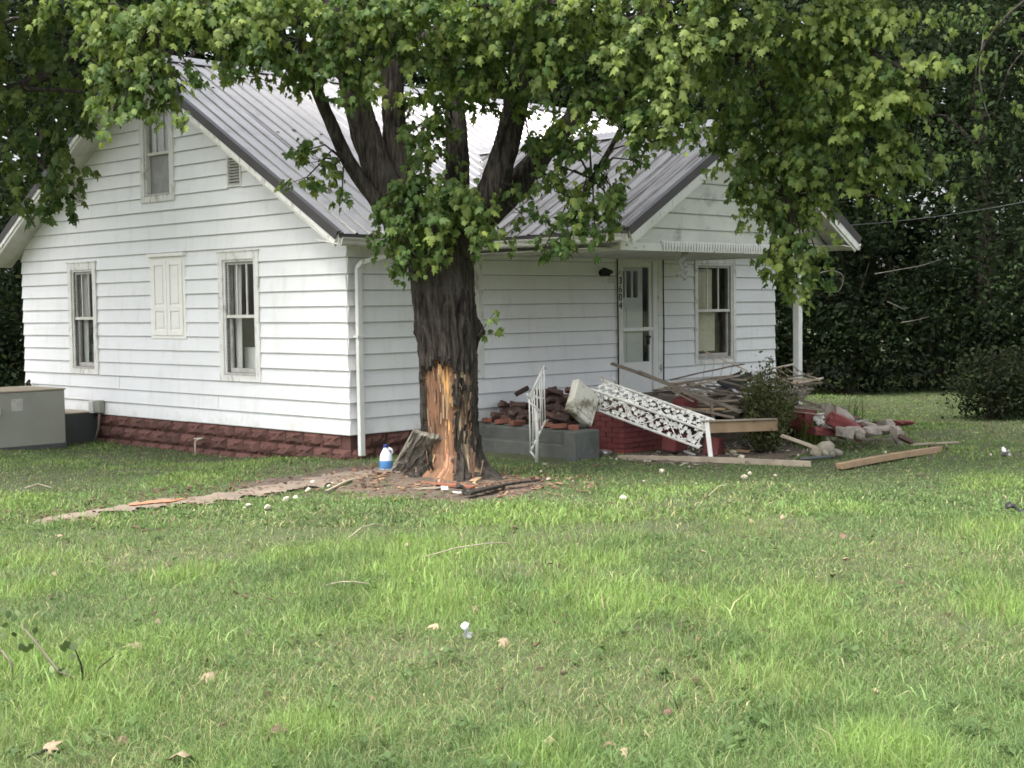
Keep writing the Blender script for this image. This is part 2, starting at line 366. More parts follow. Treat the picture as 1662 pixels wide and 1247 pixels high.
# ------------------------------------------------------------------ grass
def srgb(r, g, b): return np.array([((c / 255) / 12.92 if c < 10 else (((c / 255) + .055) / 1.055) ** 2.4) for c in (r, g, b)])
def make_grass(N, y0, y1, pw, seed, wid, ln, name, label):
    g = np.random.default_rng(seed)
    t = g.random(N); Y = (y0 ** (1 - pw) + t * (y1 ** (1 - pw) - y0 ** (1 - pw))) ** (1 / (1 - pw))
    X = (g.random(N) * 2 - 1) * (Y * .385 + 2.0)
    hx, hy = hloc(X, Y)
    keep = ~((hx > -.03) & (hy > -.03) & (hx < W_F) & (hy < W_G))
    keep &= ~((hx > -2.1) & (hx < -.78) & (hy > 5.82) & (hy < 7)); keep &= ~((hx > -.8) & (hx < 0) & (hy > 6.3) & (hy < 7))
    keep &= ~((hx > 1.3) & (hx < 6.8) & (hy > -2.35) & (hy < 0))
    keep &= ~(np.hypot(X + .72, Y - 15.5) < .45)
    pm = path_mask(X, Y); dm = dirt_mask(X, Y)
    keep &= g.random(N) > pm * .92; keep &= g.random(N) > dm * .88
    bare = fbm(X * .55 + 3, Y * .55, 61, 3)
    keep &= g.random(N) > np.clip((bare - .58) * 3.5, 0, .6)
    X, Y, dm = X[keep], Y[keep], dm[keep]; N = len(X)
    lush = fbm(X * .8 + 11, Y * .55 + 5, 21, 3)
    for px, py, r in ((40, 960, .55), (300, 930, .6), (480, 900, .5), (960, 910, .8), (1010, 880, .6), (1590, 860, 1.0), (1650, 1000, .7), (880, 1225, .4), (1440, 1235, .5), (500, 1190, .4), (1200, 860, .6)):
        q = gat(px, py); lush = np.maximum(lush, .78 * np.exp(-((X - q.x) ** 2 + ((Y - q.y) * .7) ** 2) / (r * r)))
    lush = smooth01((lush - .42) / .35)
    tone = fbm(X * 1.7 + 2, Y * 1.7, 33, 3); fine = g.random(N)
    L_ = ln * (.48 + .5 * lush + .7 * g.random(N) ** 2) * (1 - .45 * dm); L_ *= np.where(Y > 14, .62, 1) * (1.0 + .25 * smooth01((9 - Y) / 3))
    wd = wid * (Y / 8) ** .75 * (.6 + .8 * g.random(N))
    az = g.random(N) * 2 * np.pi; lean = np.clip(g.normal(1.0, .42, N) - .3 * lush, .1, 1.5)
    dx, dy = np.cos(az), np.sin(az); sx, sy = -dy, dx
    tw = g.random(N) * 2 * np.pi; sx, sy = np.cos(tw), np.sin(tw)
    z0 = gz(X, Y) - .004
    def pt(s, k):
        h = L_ * s * np.cos(lean * (s * .9 + .25)); o = L_ * s * np.sin(lean * (s * .9 + .25))
        return X + dx * o + sx * wd * k, Y + dy * o + sy * wd * k, z0 + h
    P = [pt(0, -.5), pt(0, .5), pt(.5, -.42), pt(.5, .42), pt(1, 0)]
    V = np.stack([np.stack(p, -1) for p in P], 1).reshape(-1, 3)
    b0 = np.arange(N)[:, None] * 5
    tri = np.concatenate([b0 + np.array([0, 1, 3]), b0 + np.array([0, 3, 2]), b0 + np.array([2, 3, 4])], 1).reshape(-1, 3)
    gA, gB, gC, gD = srgb(110, 135, 82), srgb(130, 156, 88), srgb(156, 154, 114), srgb(88, 112, 70)
    c = gA[None] * (1 - lush[:, None]) + gB[None] * lush[:, None]
    c = c * (1 - smooth01((tone - .5) / .3)[:, None] * .7) + gD[None] * smooth01((tone - .5) / .3)[:, None] * .7
    dry = (fine < .06 + .22 * smooth01((bare[keep] - .48) / .2) * (1 - lush) + .3 * dm)[:, None]
    c = np.where(dry, gC[None] * (.75 + .5 * g.random((N, 1))), c); c = c * (.66 + .66 * g.random((N, 1)) ** 1.2)
    cc = np.repeat(c, 5, 0).reshape(N, 5, 3); cc[:, :2] *= .8; cc[:, 4] *= 1.08
    o = np_mesh(name, V, tris=tri, mat=MT['grass'], colr=cc.reshape(-1, 3))
    return tag(o, label, 'grass', kind='stuff')
make_grass(370000, 4.6, 12.5, 1.55, 5, .0040, .088, 'lawn_grass', 'shaggy green lawn in the open foreground')
make_grass(250000, 12.4, 36, 1.6, 6, .0075, .080, 'lawn_grass', 'short dull grass of the lawn round the maple and house')
make_grass(7000, 4.6, 11, 1.6, 9, .0095, .125, 'coarse_grass', 'scattered broad blades of coarse grass in the lawn')
wr = np.random.default_rng(15); nw = 260; wy = (4.9 ** -.6 + wr.random(nw) * (15 ** -.6 - 4.9 ** -.6)) ** (1 / -.6); wx = (wr.random(nw) * 2 - 1) * (wy * .385 + 1.5); per = 9     # low broadleaf weeds
wx = np.repeat(wx, per) + wr.normal(size=nw * per) * .045; wy = np.repeat(wy, per) + wr.normal(size=nw * per) * .045; wa = wr.random(nw * per) * 6.283; ws = .018 + .016 * wr.random(nw * per); wz = gz(wx, wy) + .03 + .035 * wr.random(nw * per)
du = np.stack([np.cos(wa), np.sin(wa), .35 + 0 * wa], -1) * ws[:, None]; dv = np.stack([-np.sin(wa), np.cos(wa), 0 * wa], -1) * ws[:, None] * .6; wc = np.stack([wx, wy, wz], -1)
o = np_mesh('lawn_weeds', np.stack([wc - du, wc + dv, wc + du, wc - dv], 1).reshape(-1, 3), quads=np.arange(nw * per * 4).reshape(-1, 4), mat=MT['grass'], colr=np.repeat(srgb(86, 108, 66) * (.7 + .5 * wr.random((nw * per, 1))), 4, 0)); tag(o, 'low broadleaf weeds scattered through the lawn', 'weeds', kind='stuff')
# ------------------------------------------------------------------ the house
ZB, EX, PIT = .33, .2037, .5865
W_F, W_G, RID, EAVE = 9.32, 8.66, 4.33, 2.83
house = empty('house', HO, TH)
tag(house, 'white clapboard cottage with grey metal roof and wrecked front porch', 'house')
def G(s, o, z): return (-o, s, z)          # gable wall: s along the wall, o outward
def F(s, o, z): return (s, -o, z)          # front wall
FY = -2.52
def PF(s, o, z): return (s, FY - o, z)     # porch gable
def face_rects(s0, s1, z0, z1, holes):
    S = sorted({s0, s1, *[min(max(h[i], s0), s1) for h in holes for i in (0, 1)]}); Z = sorted({z0, z1, *[min(max(h[i], z0), z1) for h in holes for i in (2, 3)]})
    out = []
    for a, b_ in zip(S, S[1:]):
        for c_, d in zip(Z, Z[1:]):
            if b_ - a < 1e-4 or d - c_ < 1e-4: continue
            ms, mz = (a + b_) / 2, (c_ + d) / 2
            if not any(h[0] < ms < h[1] and h[2] < mz < h[3] for h in holes): out.append((a, b_, c_, d))
    return out
def wall_sheet(fn, name, s0, s1, z0, z1, holes, th=.1):
    mb = MB()
    for a, b_, c_, d in face_rects(s0, s1, z0, z1, holes):
        mb.hexa([fn(a, -.002, c_), fn(b_, -.002, c_), fn(b_, -th, c_), fn(a, -th, c_), fn(a, -.002, d), fn(b_, -.002, d), fn(b_, -th, d), fn(a, -th, d)])
    return mb.build(name, MT['wall'], house)
def board(fn, wall, sb0, sb1, st0, st1, za, zb_, z0, e, jit=0):
    def o(z):                                # lap profile: proud at its lower edge
        t = (z - z0) / e; return .028 - .022 * t
    lo = za - (.012 if abs(za - z0) < 1e-3 else 0)
    j = [random.uniform(-jit, jit) for _ in range(4)]
    p = [fn(sb0, o(za) + j[0], lo + j[1] * .6), fn(sb1, o(za) + j[2], lo + j[3] * .6), fn(sb1, 0, lo), fn(sb0, 0, lo),
         fn(st0, o(zb_) + j[0] * .3, zb_), fn(st1, o(zb_) + j[2] * .3, zb_), fn(st1, 0, zb_), fn(st0, 0, zb_)]
    hz = .008 / max(zb_ - lo, .02)                  # folded hem along the lower edge, coloured dark as a painted lap shadow
    p += [tuple(Vector(p[0]).lerp(Vector(p[4]), hz)), tuple(Vector(p[1]).lerp(Vector(p[5]), hz))]
    full = abs(za - z0) < 1e-3
    fcs = [(0, 3, 2, 1), (4, 5, 6, 7), (0, 1, 9, 8), (8, 9, 5, 4), (1, 2, 6, 5, 9), (2, 3, 7, 6), (3, 0, 8, 4, 7)]
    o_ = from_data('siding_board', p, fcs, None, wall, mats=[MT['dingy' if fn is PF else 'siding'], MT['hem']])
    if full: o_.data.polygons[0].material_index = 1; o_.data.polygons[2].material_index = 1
    return o_
def clad(fn, wall, s0, s1, z0, rows, e, holes, lim=None, jit=.0035):
    for i in range(rows):
        za, zb_ = z0 + i * e, z0 + (i + 1) * e
        def ends(z):
            a, b_ = lim(z) if lim else (s0, s1)
            return max(a, s0), min(b_, s1)
        a0, b0 = ends(za); a1, b1 = ends(zb_)
        if b0 - a0 < .1: break
        if b1 < a1: a1 = b1 = (a1 + b1) / 2
        hs_ = sorted([h for h in holes if h[2] < zb_ - .012 and h[3] > za + .012])
        cuts = []; cur = None
        segs = [(None, None)]
        xs = []
        for h in hs_: xs.append((h[0], h[1], h))
        left = 'edge'
        for x0, x1, h in xs:
            segs_l = (left, x0); cuts.append(segs_l); left = x1
            if h[2] > za + .012: board(fn, wall, x0, x1, x0, x1, za, h[2], za, e)
            if h[3] < zb_ - .012: board(fn, wall, x0, x1, x0, x1, h[3], zb_, za, e)
        cuts.append((left, 'edge'))
        for l, r in cuts:
            L0, L1 = (a0, a1) if l == 'edge' else (max(l, a0), max(l, a1)); R0, R1 = (b0, b1) if r == 'edge' else (min(r, b0), min(r, b1))
            if R0 - L0 < .03: continue
            R1 = max(R1, L1)
            if R0 - L0 > 3.6 and (L0, R0) == (L1, R1):     # butt joint somewhere along a long course
                xj = L0 + (R0 - L0) * random.uniform(.3, .7); board(fn, wall, L0, xj, L1, xj, za, zb_, za, e, jit); L0 = L1 = xj + .003
            ja = random.uniform(-.012, .012) if l == 'edge' else 0; jb = random.uniform(-.012, .012) if r == 'edge' else 0
            board(fn, wall, L0 + ja, R0 + jb, L1 + ja, R1 + jb, za, zb_, za, e, jit)
gw = [(6.19, 7.08, .935, 2.71), (1.85, 2.81, .935, 2.735), (3.885, 4.78, 3.51, 4.95), (3.665, 4.61, 1.51, 2.755), (2.215, 2.545, 3.595, 4.02), (6.485, 6.78, 3.60, 4.0)]
fw = [(1.37, 2.33, .94, 2.71), (5.17, 6.225, .30, 2.735), (7.07, 8.18, .94, 2.70)]
inner = lambda h, m=.135, b_=.10: (h[0] + m, h[1] - m, h[2] + b_, h[3] - .16)
gin = [inner(h) for h in gw[:3]]; fin = [inner(fw[0]), (5.27, 6.02, .34, 2.585), inner(fw[2], .105, .09)]
gable_wall = wall_sheet(G, 'gable_wall', 0, W_G, ZB, 2.9, gin[:2])
front_wall = wall_sheet(F, 'front_wall', 0, W_F, ZB, 2.78, fin)
mb = MB()
for x in (.05, W_F - .05):                   # gable triangles, side and back walls
    zt = EAVE + PIT * (RID + .41) - .16
    if x > 1: mb.hexa([(x, 0, ZB), (x + .04, 0, ZB), (x + .04, W_G, ZB), (x, W_G, ZB), (x, 0, 2.9), (x + .04, 0, 2.9), (x + .04, W_G, 2.9), (x, W_G, 2.9)])
    mb.add([(x, 0, 2.9), (x, W_G, 2.9), (x, RID, zt), (x + .04, 0, 2.9), (x + .04, W_G, 2.9), (x + .04, RID, zt)], [(0, 2, 1), (3, 4, 5), (0, 3, 5, 2), (1, 2, 5, 4)])
mb.box((0, W_G - .06, ZB), (W_F, W_G, 2.9))
mb.build('back_walls', MT['wall'], house)
def lim(z):
    y = (z - 2.69) / PIT - .41
    return (max(-.022, y), min(W_G + .022, W_G - y))
clad(G, gable_wall, -.022, W_G + .022, ZB, 26, EX, gw, lim)
clad(F, front_wall, -.022, W_F + .03, ZB, 12, .2032, fw)
def sframe(fn, mb, s0, s1, z0, z1, wd, o0, o1, top=None, bot=None):
    top = wd if top is None else top; bot = wd if bot is None else bot
    for a, b_, c_, d in ((s0, s0 + wd, z0, z1), (s1 - wd, s1, z0, z1), (s0 + wd, s1 - wd, z0, z0 + bot), (s0 + wd, s1 - wd, z1 - top, z1)):
        mb.hexa([fn(a, o0, c_), fn(b_, o0, c_), fn(b_, o1, c_), fn(a, o1, c_), fn(a, o0, d), fn(b_, o0, d), fn(b_, o1, d), fn(a, o1, d)])
def fbox(fn, mb, s0, s1, o0, o1, z0, z1):
    return mb.hexa([fn(s0, o0, z0), fn(s1, o0, z0), fn(s1, o1, z0), fn(s0, o1, z0), fn(s0, o0, z1), fn(s1, o0, z1), fn(s1, o1, z1), fn(s0, o1, z1)])
def cloth(fn, s0, s1, z0, z1, o, waves, amp, name, mat, parent, s0b=None, s1b=None, nz=6):
    V, Fc = [], []; N = 24
    s0b = s0 if s0b is None else s0b; s1b = s1 if s1b is None else s1b
    for j in range(nz + 1):
        t = j / nz; a = s0b + (s0 - s0b) * t; b_ = s1b + (s1 - s1b) * t
        for i in range(N + 1):
            u = i / N; V.append(fn(a + (b_ - a) * u, o + amp * math.sin(u * waves * 6.28 + .5 * t), z0 + (z1 - z0) * t))
    for j in range(nz):
        for i in range(N): k = j * (N + 1) + i; Fc.append((k, k + 1, k + N + 2, k + N + 1))
    return from_data(name, V, Fc, mat, parent, True)
def window(fn, h, i_, kind):
    mb = MB()
    sd = i_[0] - h[0] - .03
    for a, b_, c_, d, pr in ((h[0], i_[0] - .03, h[2], h[3], .045), (i_[1] + .03, h[1], h[2], h[3], .045), (i_[0] - .03, i_[1] + .03, h[2], i_[2], .043), (i_[0] - .03, i_[1] + .03, i_[3] + .03, h[3], .043)):
        fbox(fn, mb, a, b_, -.03, pr, c_, d)
    fbox(fn, mb, h[0] - .01, h[1] + .01, .0455, .058, h[3] - .022, h[3] + .004)      # drip cap
    fbox(fn, mb, i_[0] - .03, i_[0], -.12, .02, i_[2], i_[3]); fbox(fn, mb, i_[1], i_[1] + .03, -.12, .02, i_[2], i_[3]); fbox(fn, mb, i_[0] - .03, i_[1] + .03, -.12, .02, i_[3], i_[3] + .03)
    win = mb.build('window', MT['peel'], house); bevel(win, .004)
    mb = MB(); fbox(fn, mb, i_[0] - .03, i_[1] + .03, .0, .05, i_[2] - .012, i_[2] + .02); mb.build('sill', MT['sash'], win)
    s0, s1, z0, z1 = i_; zm = z0 + (z1 - z0) * .515
    mb = MB(); sframe(fn, mb, s0, s1, zm - .02, z1, .035, -.05, -.02); mb.build('upper_sash', MT['sash'], win)
    mb = MB(); sframe(fn, mb, s0, s1, z0 + .02, zm + .022, .038, -.085, -.052, bot=.06); mb.build('lower_sash', MT['sash'], win)
    mb = MB(); fbox(fn, mb, s0 + .0, s1, -.0195, -.004, zm - .02, zm + .022); mb.build('meeting_rail', MT['muntin'], win)
    for k in (1, 2):
        mb = MB(); c_ = s0 + (s1 - s0) * k / 3; fbox(fn, mb, c_ - .011, c_ + .011, -.045, -.022, zm + .022, z1 - .035); mb.build('muntin', MT['muntin'], win)
    mb = MB(); fbox(fn, mb, s0 + .03, s1 - .03, -.038, -.034, zm, z1 - .03); mb.build('upper_pane', MT['glass'], win)
    mb = MB(); fbox(fn, mb, s0 + .03, s1 - .03, -.072, -.068, z0 + .07, zm); mb.build('lower_pane', MT['glass'], win)
    mb = MB()                                      # dim room behind the glass
    a, b_, c_, d, o0, o1 = s0 - .25, s1 + .25, z0 - .2, z1 + .1, -.13, -1.1
    P = [fn(a, o0, c_), fn(b_, o0, c_), fn(b_, o1, c_), fn(a, o1, c_), fn(a, o0, d), fn(b_, o0, d), fn(b_, o1, d), fn(a, o1, d)]
    mb.add(P, [(0, 3, 2, 1), (4, 5, 6, 7), (1, 2, 6, 5), (2, 3, 7, 6), (3, 0, 4, 7)]); mb.build('room', MT['room'], win)
    if kind == 'blind':
        mb = MB()
        zz = z1 - .05
        while zz > z0 + .12:
            fbox(fn, mb, s0 + .03, s0 + (s1 - s0) * (.70 if zz < zm else .62), -.135, -.125, zz - .018, zz); zz -= .021
        mb.build('blind', MT['blind'], win)
    elif kind == 'sheer':
        cloth(fn, s1 - .30, s1 - .02, z0 + .08, zm + .5, -.16, 3, .018, 'curtain', MT['curtain'], win)
        cloth(fn, s0 - .02, s0 + .16, z0 + .08, z1, -.2, 2, .02, 'curtain', MT['curtain'], win)
    elif kind == 'half':
        cloth(fn, s1 - .16, s1 + .02, z0 + .05, z1, -.16, 2, .015, 'curtain', MT['curtain'], win, s0b=s1 - .12)
        cloth(fn, s0 - .02, s0 + .14, z0 + .05, zm - .02, -.18, 2, .02, 'curtain', MT['curtain'], win, s1b=s0 + .26)
        mb = MB(); fbox(fn, mb, s0, s1, -.3, -.28, z0 + .04, z0 + .36); mb.build('cardboard', MT['curtain'], win)
    return win
for h, i_, k in zip(gw[:3], gin, ('half', 'half', 'sheer')): window(G, h, i_, k)
window(F, fw[0], fin[0], 'sheer'); window(F, fw[2], fin[2], 'blind')
# closed shutter panel on the gable wall
s0, s1, z0, z1 = gw[3]
mb = MB(); fbox(G, mb, s0, s1, -.001, .028, z0, z1 - .05); fbox(G, mb, s0 - .015, s1 + .015, -.001, .075, z1 - .05, z1)
sh = mb.build('shutter_panel', MT['shutter'], house); bevel(sh, .004)
for k in (0, 1):
    a = s0 + .06 + k * .415; b_ = a + .405
    mb = MB(); sframe(G, mb, a, b_, z0 + .05, z1 - .1, .075, .0285, .045); fbox(G, mb, a + .075, b_ - .075, .0285, .045, z0 + .40, z0 + .48)
    lf = bevel(mb.build('shutter_leaf', MT['shutter'], sh), .004)
    for c_, d in ((z0 + .155, z0 + .37), (z0 + .51, z1 - .205)):
        mb = MB(); fbox(G, mb, a + .11, b_ - .11, .0285, .040, c_, d); bevel(mb.build('raised_panel', MT['shutter'], sh), .008)
# louvred attic vents
for h in gw[4:]:
    mb = MB(); sframe(G, mb, h[0], h[1], h[2], h[3], .028, -.01, .035); v = mb.build('attic_vent', MT['peel'], house)
    mb = MB(); fbox(G, mb, h[0] + .02, h[1] - .02, -.06, -.055, h[2], h[3]); mb.build('vent_backing', MT['dark_gap'], v)
    zz = h[2] + .035
    while zz < h[3] - .04:
        MB().hexa([G(h[0] + .028, .02, zz), G(h[1] - .028, .02, zz), G(h[1] - .028, -.03, zz + .03), G(h[0] + .028, -.03, zz + .03), G(h[0] + .028, .024, zz + .006), G(h[1] - .028, .024, zz + .006), G(h[1] - .028, -.026, zz + .036), G(h[0] + .028, -.026, zz + .036)]).build('louvre_slat', MT['muntin'], v)
        zz += .040
# door
dd = empty('front_door', parent=house)
mb = MB(); sframe(F, mb, 5.17, 6.225, .33, 2.735, .10, -.03, .04, top=.15, bot=.02)
bevel(mb.build('door_casing', MT['peel2'], dd), .004)
mb = MB(); fbox(F, mb, 6.02, 6.127, -.03, .03, .35, 2.585); mb.build('jamb', MT['door'], dd)
mb = MB()
sframe(F, mb, 5.272, 6.018, .36, 2.585, .06, -.03, .0, top=.09, bot=.68)
st_ = mb.build('storm_door', MT['door'], dd); bevel(st_, .004)
mb = MB(); fbox(F, mb, 5.28, 6.012, .0005, .035, 1.515, 1.575); bevel(mb.build('push_bar', MT['white'], st_), .006)
mb = MB(); fbox(F, mb, 5.33, 5.96, -.016, -.012, 1.575, 2.495); mb.build('storm_pane', MT['glass'], st_)
mb = MB(); fbox(F, mb, 5.33, 5.96, -.016, -.012, 1.04, 1.515); mb.build('storm_pane', MT['glass'], st_)
mb = MB()
for a, b_, c_, d in face_rects(5.30, 5.90, .4, 2.55, [(5.375, 5.475, 2.03, 2.44), (5.515, 5.635, 2.03, 2.44), (5.675, 5.79, 2.03, 2.44)]): fbox(F, mb, a, b_, -.13, -.09, c_, d)
idr = mb.build('inner_door', MT['door'], dd)
for a, b_ in ((5.375, 5.475), (5.515, 5.635), (5.675, 5.79)): mb = MB(); fbox(F, mb, a, b_, -.112, -.108, 2.03, 2.44); mb.build('door_light', MT['glass'], idr)
mb = MB(); fbox(F, mb, 5.50, 5.73, -.0895, -.08, .9, 1.86); mb.build('raised_panel', MT['door'], idr)
mb = MB(); mb.tube([F(5.94, -.05, 1.42), F(5.94, .03, 1.42)], .018, 8); fbox(F, mb, 5.925, 5.955, -.03, .006, 1.30, 1.40); mb.build('door_handle', MT['black'], st_)
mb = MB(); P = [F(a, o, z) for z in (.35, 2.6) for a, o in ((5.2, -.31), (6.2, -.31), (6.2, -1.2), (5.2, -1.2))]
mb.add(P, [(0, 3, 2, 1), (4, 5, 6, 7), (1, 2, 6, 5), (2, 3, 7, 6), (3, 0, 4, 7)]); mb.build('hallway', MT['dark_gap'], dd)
for k, ch in enumerate('3604'):
    cu = bpy.data.curves.new('digit', 'FONT'); cu.body = ch; cu.size = .155; cu.extrude = .004; cu.align_x = 'CENTER'
    o = bpy.data.objects.new('digit', cu); col.objects.link(o)
    dg = bpy.context.evaluated_depsgraph_get(); me = bpy.data.meshes.new_from_object(o.evaluated_get(dg)); bpy.data.objects.remove(o)
    me.materials.clear(); me.materials.append(MT['black'])
    q = link(bpy.data.objects.new('house_number_digit', me), dd)
    q.location = F(5.217, .046, 2.235 - k * .125); q.rotation_euler = (math.pi / 2, 0, 0)
mb = MB(); mb.tube([F(5.145, .05, .5), F(5.15, .05, 1.4), F(5.142, .05, 2.70), F(5.17, .05, 2.765), F(5.4, .05, 2.775), F(5.75, .05, 2.758), F(6.0, .05, 2.775), F(6.2, .05, 2.765), F(6.245, .05, 2.70), F(6.24, .05, 2.1), F(6.25, .05, 1.6), F(6.235, .05, .7)], .011, 6)
mb.build('door_cable', MT['black'], house, True)
mb = MB(); mb.tube([F(4.80, .02, 2.40), F(4.80, .10, 2.40), F(4.83, .17, 2.39)], [.055, .05, .045], 10); mb.tube([F(4.75, .12, 2.43), F(4.92, .13, 2.41)], [.05, .03], 10)
lampo = mb.build('wall_lamp', MT['black'], house, True)
mb = MB(); mb.tube([F(4.85, .17, 2.36), F(4.85, .17, 2.30), F(4.85, .17, 2.24)], [.035, .05, .045], 10); mb.build('lamp_glass', MT['glass'], lampo, True)
# foundation
fo = MB(); fo.box((.02, .02, -.4), (.06, W_G, ZB)); fo.box((.06, .02, -.4), (W_F, .06, ZB))
fo.box((W_F - .04, .06, -.4), (W_F, W_G, ZB)); fnd = fo.build('foundation', MT['mortar'], house)
def rock_block(L_, hh, seed):
    rs = np.random.default_rng(seed); nx, nz = 6, 4; V, Fc = [], []
    for j in range(nz + 1):
        for i in range(nx + 1):
            u, v_ = i / nx, j / nz; e = min(u, 1 - u) * nx; e2 = min(v_, 1 - v_) * nz
            d = .006 if min(e, e2) < .5 else .03 + rs.uniform(0, .035)
            V.append((u * L_ + (rs.uniform(-.012, .012) if 0 < i < nx else 0), -d, v_ * hh + (rs.uniform(-.01, .01) if 0 < j < nz else 0)))
    for j in range(nz):
        for i in range(nx): k = j * (nx + 1) + i; Fc.append((k, k + 1, k + nx + 2, k + nx + 1))
    n0 = len(V); ring = [0, nx, len(V) - 1, len(V) - 1 - nx]
    V += [(x, .012, z) for x, _, z in [V[r] for r in ring]]
    Fc += [tuple([*range(0, nx + 1)][::-1] + [n0, n0 + 1])] + [tuple([*range(nx * 0 + len(V) - 4 - nx - 1, len(V) - 4)] + [n0 + 2, n0 + 3])]
    me = bpy.data.meshes.new('block'); me.from_pydata(V, [], Fc); me.materials.append(MT['redblock']); me.update(); return me
BLK = [rock_block(.385, .178, k) for k in range(5)]; HLF = rock_block(.19, .178, 9)
for j in range(4):
    zz = -.42 + j * .186
    off = .2 if j % 2 else 0
    y = off
    while y < W_G - .1:
        if j == 3 and 2.62 < y < 2.95: y += .395; continue
        o = link(bpy.data.objects.new('block', BLK[(j * 7 + int(y * 5)) % 5]), fnd); o.location = (.018, y + .385, zz); o.rotation_euler = (0, 0, -math.pi / 2); y += .395
    x = .02 + off
    while x < 3.2:
        o = link(bpy.data.objects.new('block', BLK[(j * 5 + int(x * 7)) % 5]), fnd); o.location = (x, .018, zz); y += .395; x += .395
mb = MB(); fbox(G, mb, 2.64, 3.0, -.021, -.016, .14, .32); mb.build('foundation_vent', MT['dark_gap'], house)
mb = MB(); mb.tube([G(3.28, -.0, .10), G(3.28, .12, .10), G(3.30, .15, .07), G(3.31, .15, -.25)], .016, 8); mb.tube([G(3.2, .13, .105), G(3.36, .13, .1)], .012, 6); mb.build('water_pipe', MT['rustrail'], house, True)
# electric boxes by the duct
mb = MB(); fbox(G, mb, 6.03, 6.19, .03, .12, .345, .54); bevel(mb.build('electric_box', MT['hvac'], house), .008)
mb = MB(); fbox(G, mb, 6.20, 6.33, .03, .15, .335, .53); bevel(mb.build('electric_box', MT['pipe'], house), .008)
mb = MB(); mb.tube([G(6.10, .08, .35), G(6.12, .1, .1), G(6.2, .12, -.1)], .018, 6); mb.build('conduit', MT['wood'], house, True)
mb = MB(); mb.tube([G(8.42, .05, .35), G(8.45, .1, .55), G(8.4, .12, .74), G(8.3, .14, .78), G(8.26, .14, .70), G(8.34, .12, .62)], .03, 8); mb.build('service_cable', MT['black'], house, True)
# ---- roof
roof = empty('roof', parent=house)
PROF = []
for r_ in range(4):
    x = r_ * .2286
    PROF += [(x, 0), (x + .030, 0), (x + .044, .02), (x + .070, .02), (x + .084, 0), (x + .125, 0), (x + .132, .004), (x + .145, .004), (x + .152, 0), (x + .182, 0), (x + .188, .004), (x + .202, .004), (x + .209, 0)]
PROF.append((.9144, 0))
def slope(org, along, upd, la, lu, parent, n_up=5, mat=None):
    org, along, upd = Vector(org), Vector(along).normalized(), Vector(upd).normalized(); nrm = along.cross(upd)
    if nrm.z < 0: nrm = -nrm
    a = 0
    while a < la - .02:
        pr = [(x, h) for x, h in PROF if a + x <= la + 1e-6]
        if a + .9144 > la: pr.append((la - a, 0))
        V, Fc = [], []
        sag = [0] + [random.uniform(-.006, .006) for _ in range(n_up - 1)] + [0]; e0 = random.uniform(-.012, .012); lift = random.uniform(0, .002)
        for j in range(n_up + 1):
            for x, h in pr: V.append(org + along * (a + x) + upd * (lu * j / n_up + (e0 if j == 0 else 0)) + nrm * (h + sag[j] + lift))
        K = len(pr)
        for j in range(n_up):
            for i in range(K - 1): k = j * K + i; Fc.append((k, k + 1, k + K + 1, k + K))
        from_data('roof_panel', V, Fc, mat or MT['galv'], parent); a += .9144
LU = math.hypot(RID + .41, PIT * (RID + .41))
XL, XR = -.46, W_F + .46
slope((XL, -.43, EAVE - .012), (1, 0, 0), (0, 1, PIT), XR - XL, LU + .02, roof)
slope((XL, 2 * RID + .43, EAVE - .012), (1, 0, 0), (0, -1, PIT), XR - XL, LU + .02, roof, 2)
CX0, CX1, CYF = 1.9, 7.14, -3.0
CXM = (CX0 + CX1) / 2; CH = (CXM - CX0) * PIT; LC = math.hypot(CXM - CX0, CH)
slope((CX0 - .02, CYF, EAVE - .012), (0, 1, 0), (1, 0, PIT), 5.3, LC + .03, roof, mat=MT['galv2'])
slope((CX1 + .02, CYF, EAVE - .012), (0, 1, 0), (-1, 0, PIT), 5.3, LC + .03, roof, mat=MT['galv2'])
def ridge(a, b_, side, name='ridge_cap'):
    a, b_, sd = Vector(a), Vector(b_), Vector(side); V = []
    for p in (a, b_):
        V += [p + sd * .17 + Vector((0, 0, -.085)), p + sd * .15 + Vector((0, 0, -.06)), p + sd * .03 + Vector((0, 0, .028)), p - sd * .03 + Vector((0, 0, .028)), p - sd * .15 + Vector((0, 0, -.06)), p - sd * .17 + Vector((0, 0, -.085))]
    from_data(name, V, [(i, i + 1, i + 7, i + 6) for i in range(5)], MT['galv'], roof)
ZR = EAVE + PIT * (RID + .41)
ridge((XL - .02, RID, ZR + .02), (XR + .02, RID, ZR + .02), (0, 1, 0))
ridge((CXM, CYF - .02, EAVE + CH + .02), (CXM, 2.25, EAVE + CH + .02), (1, 0, 0))
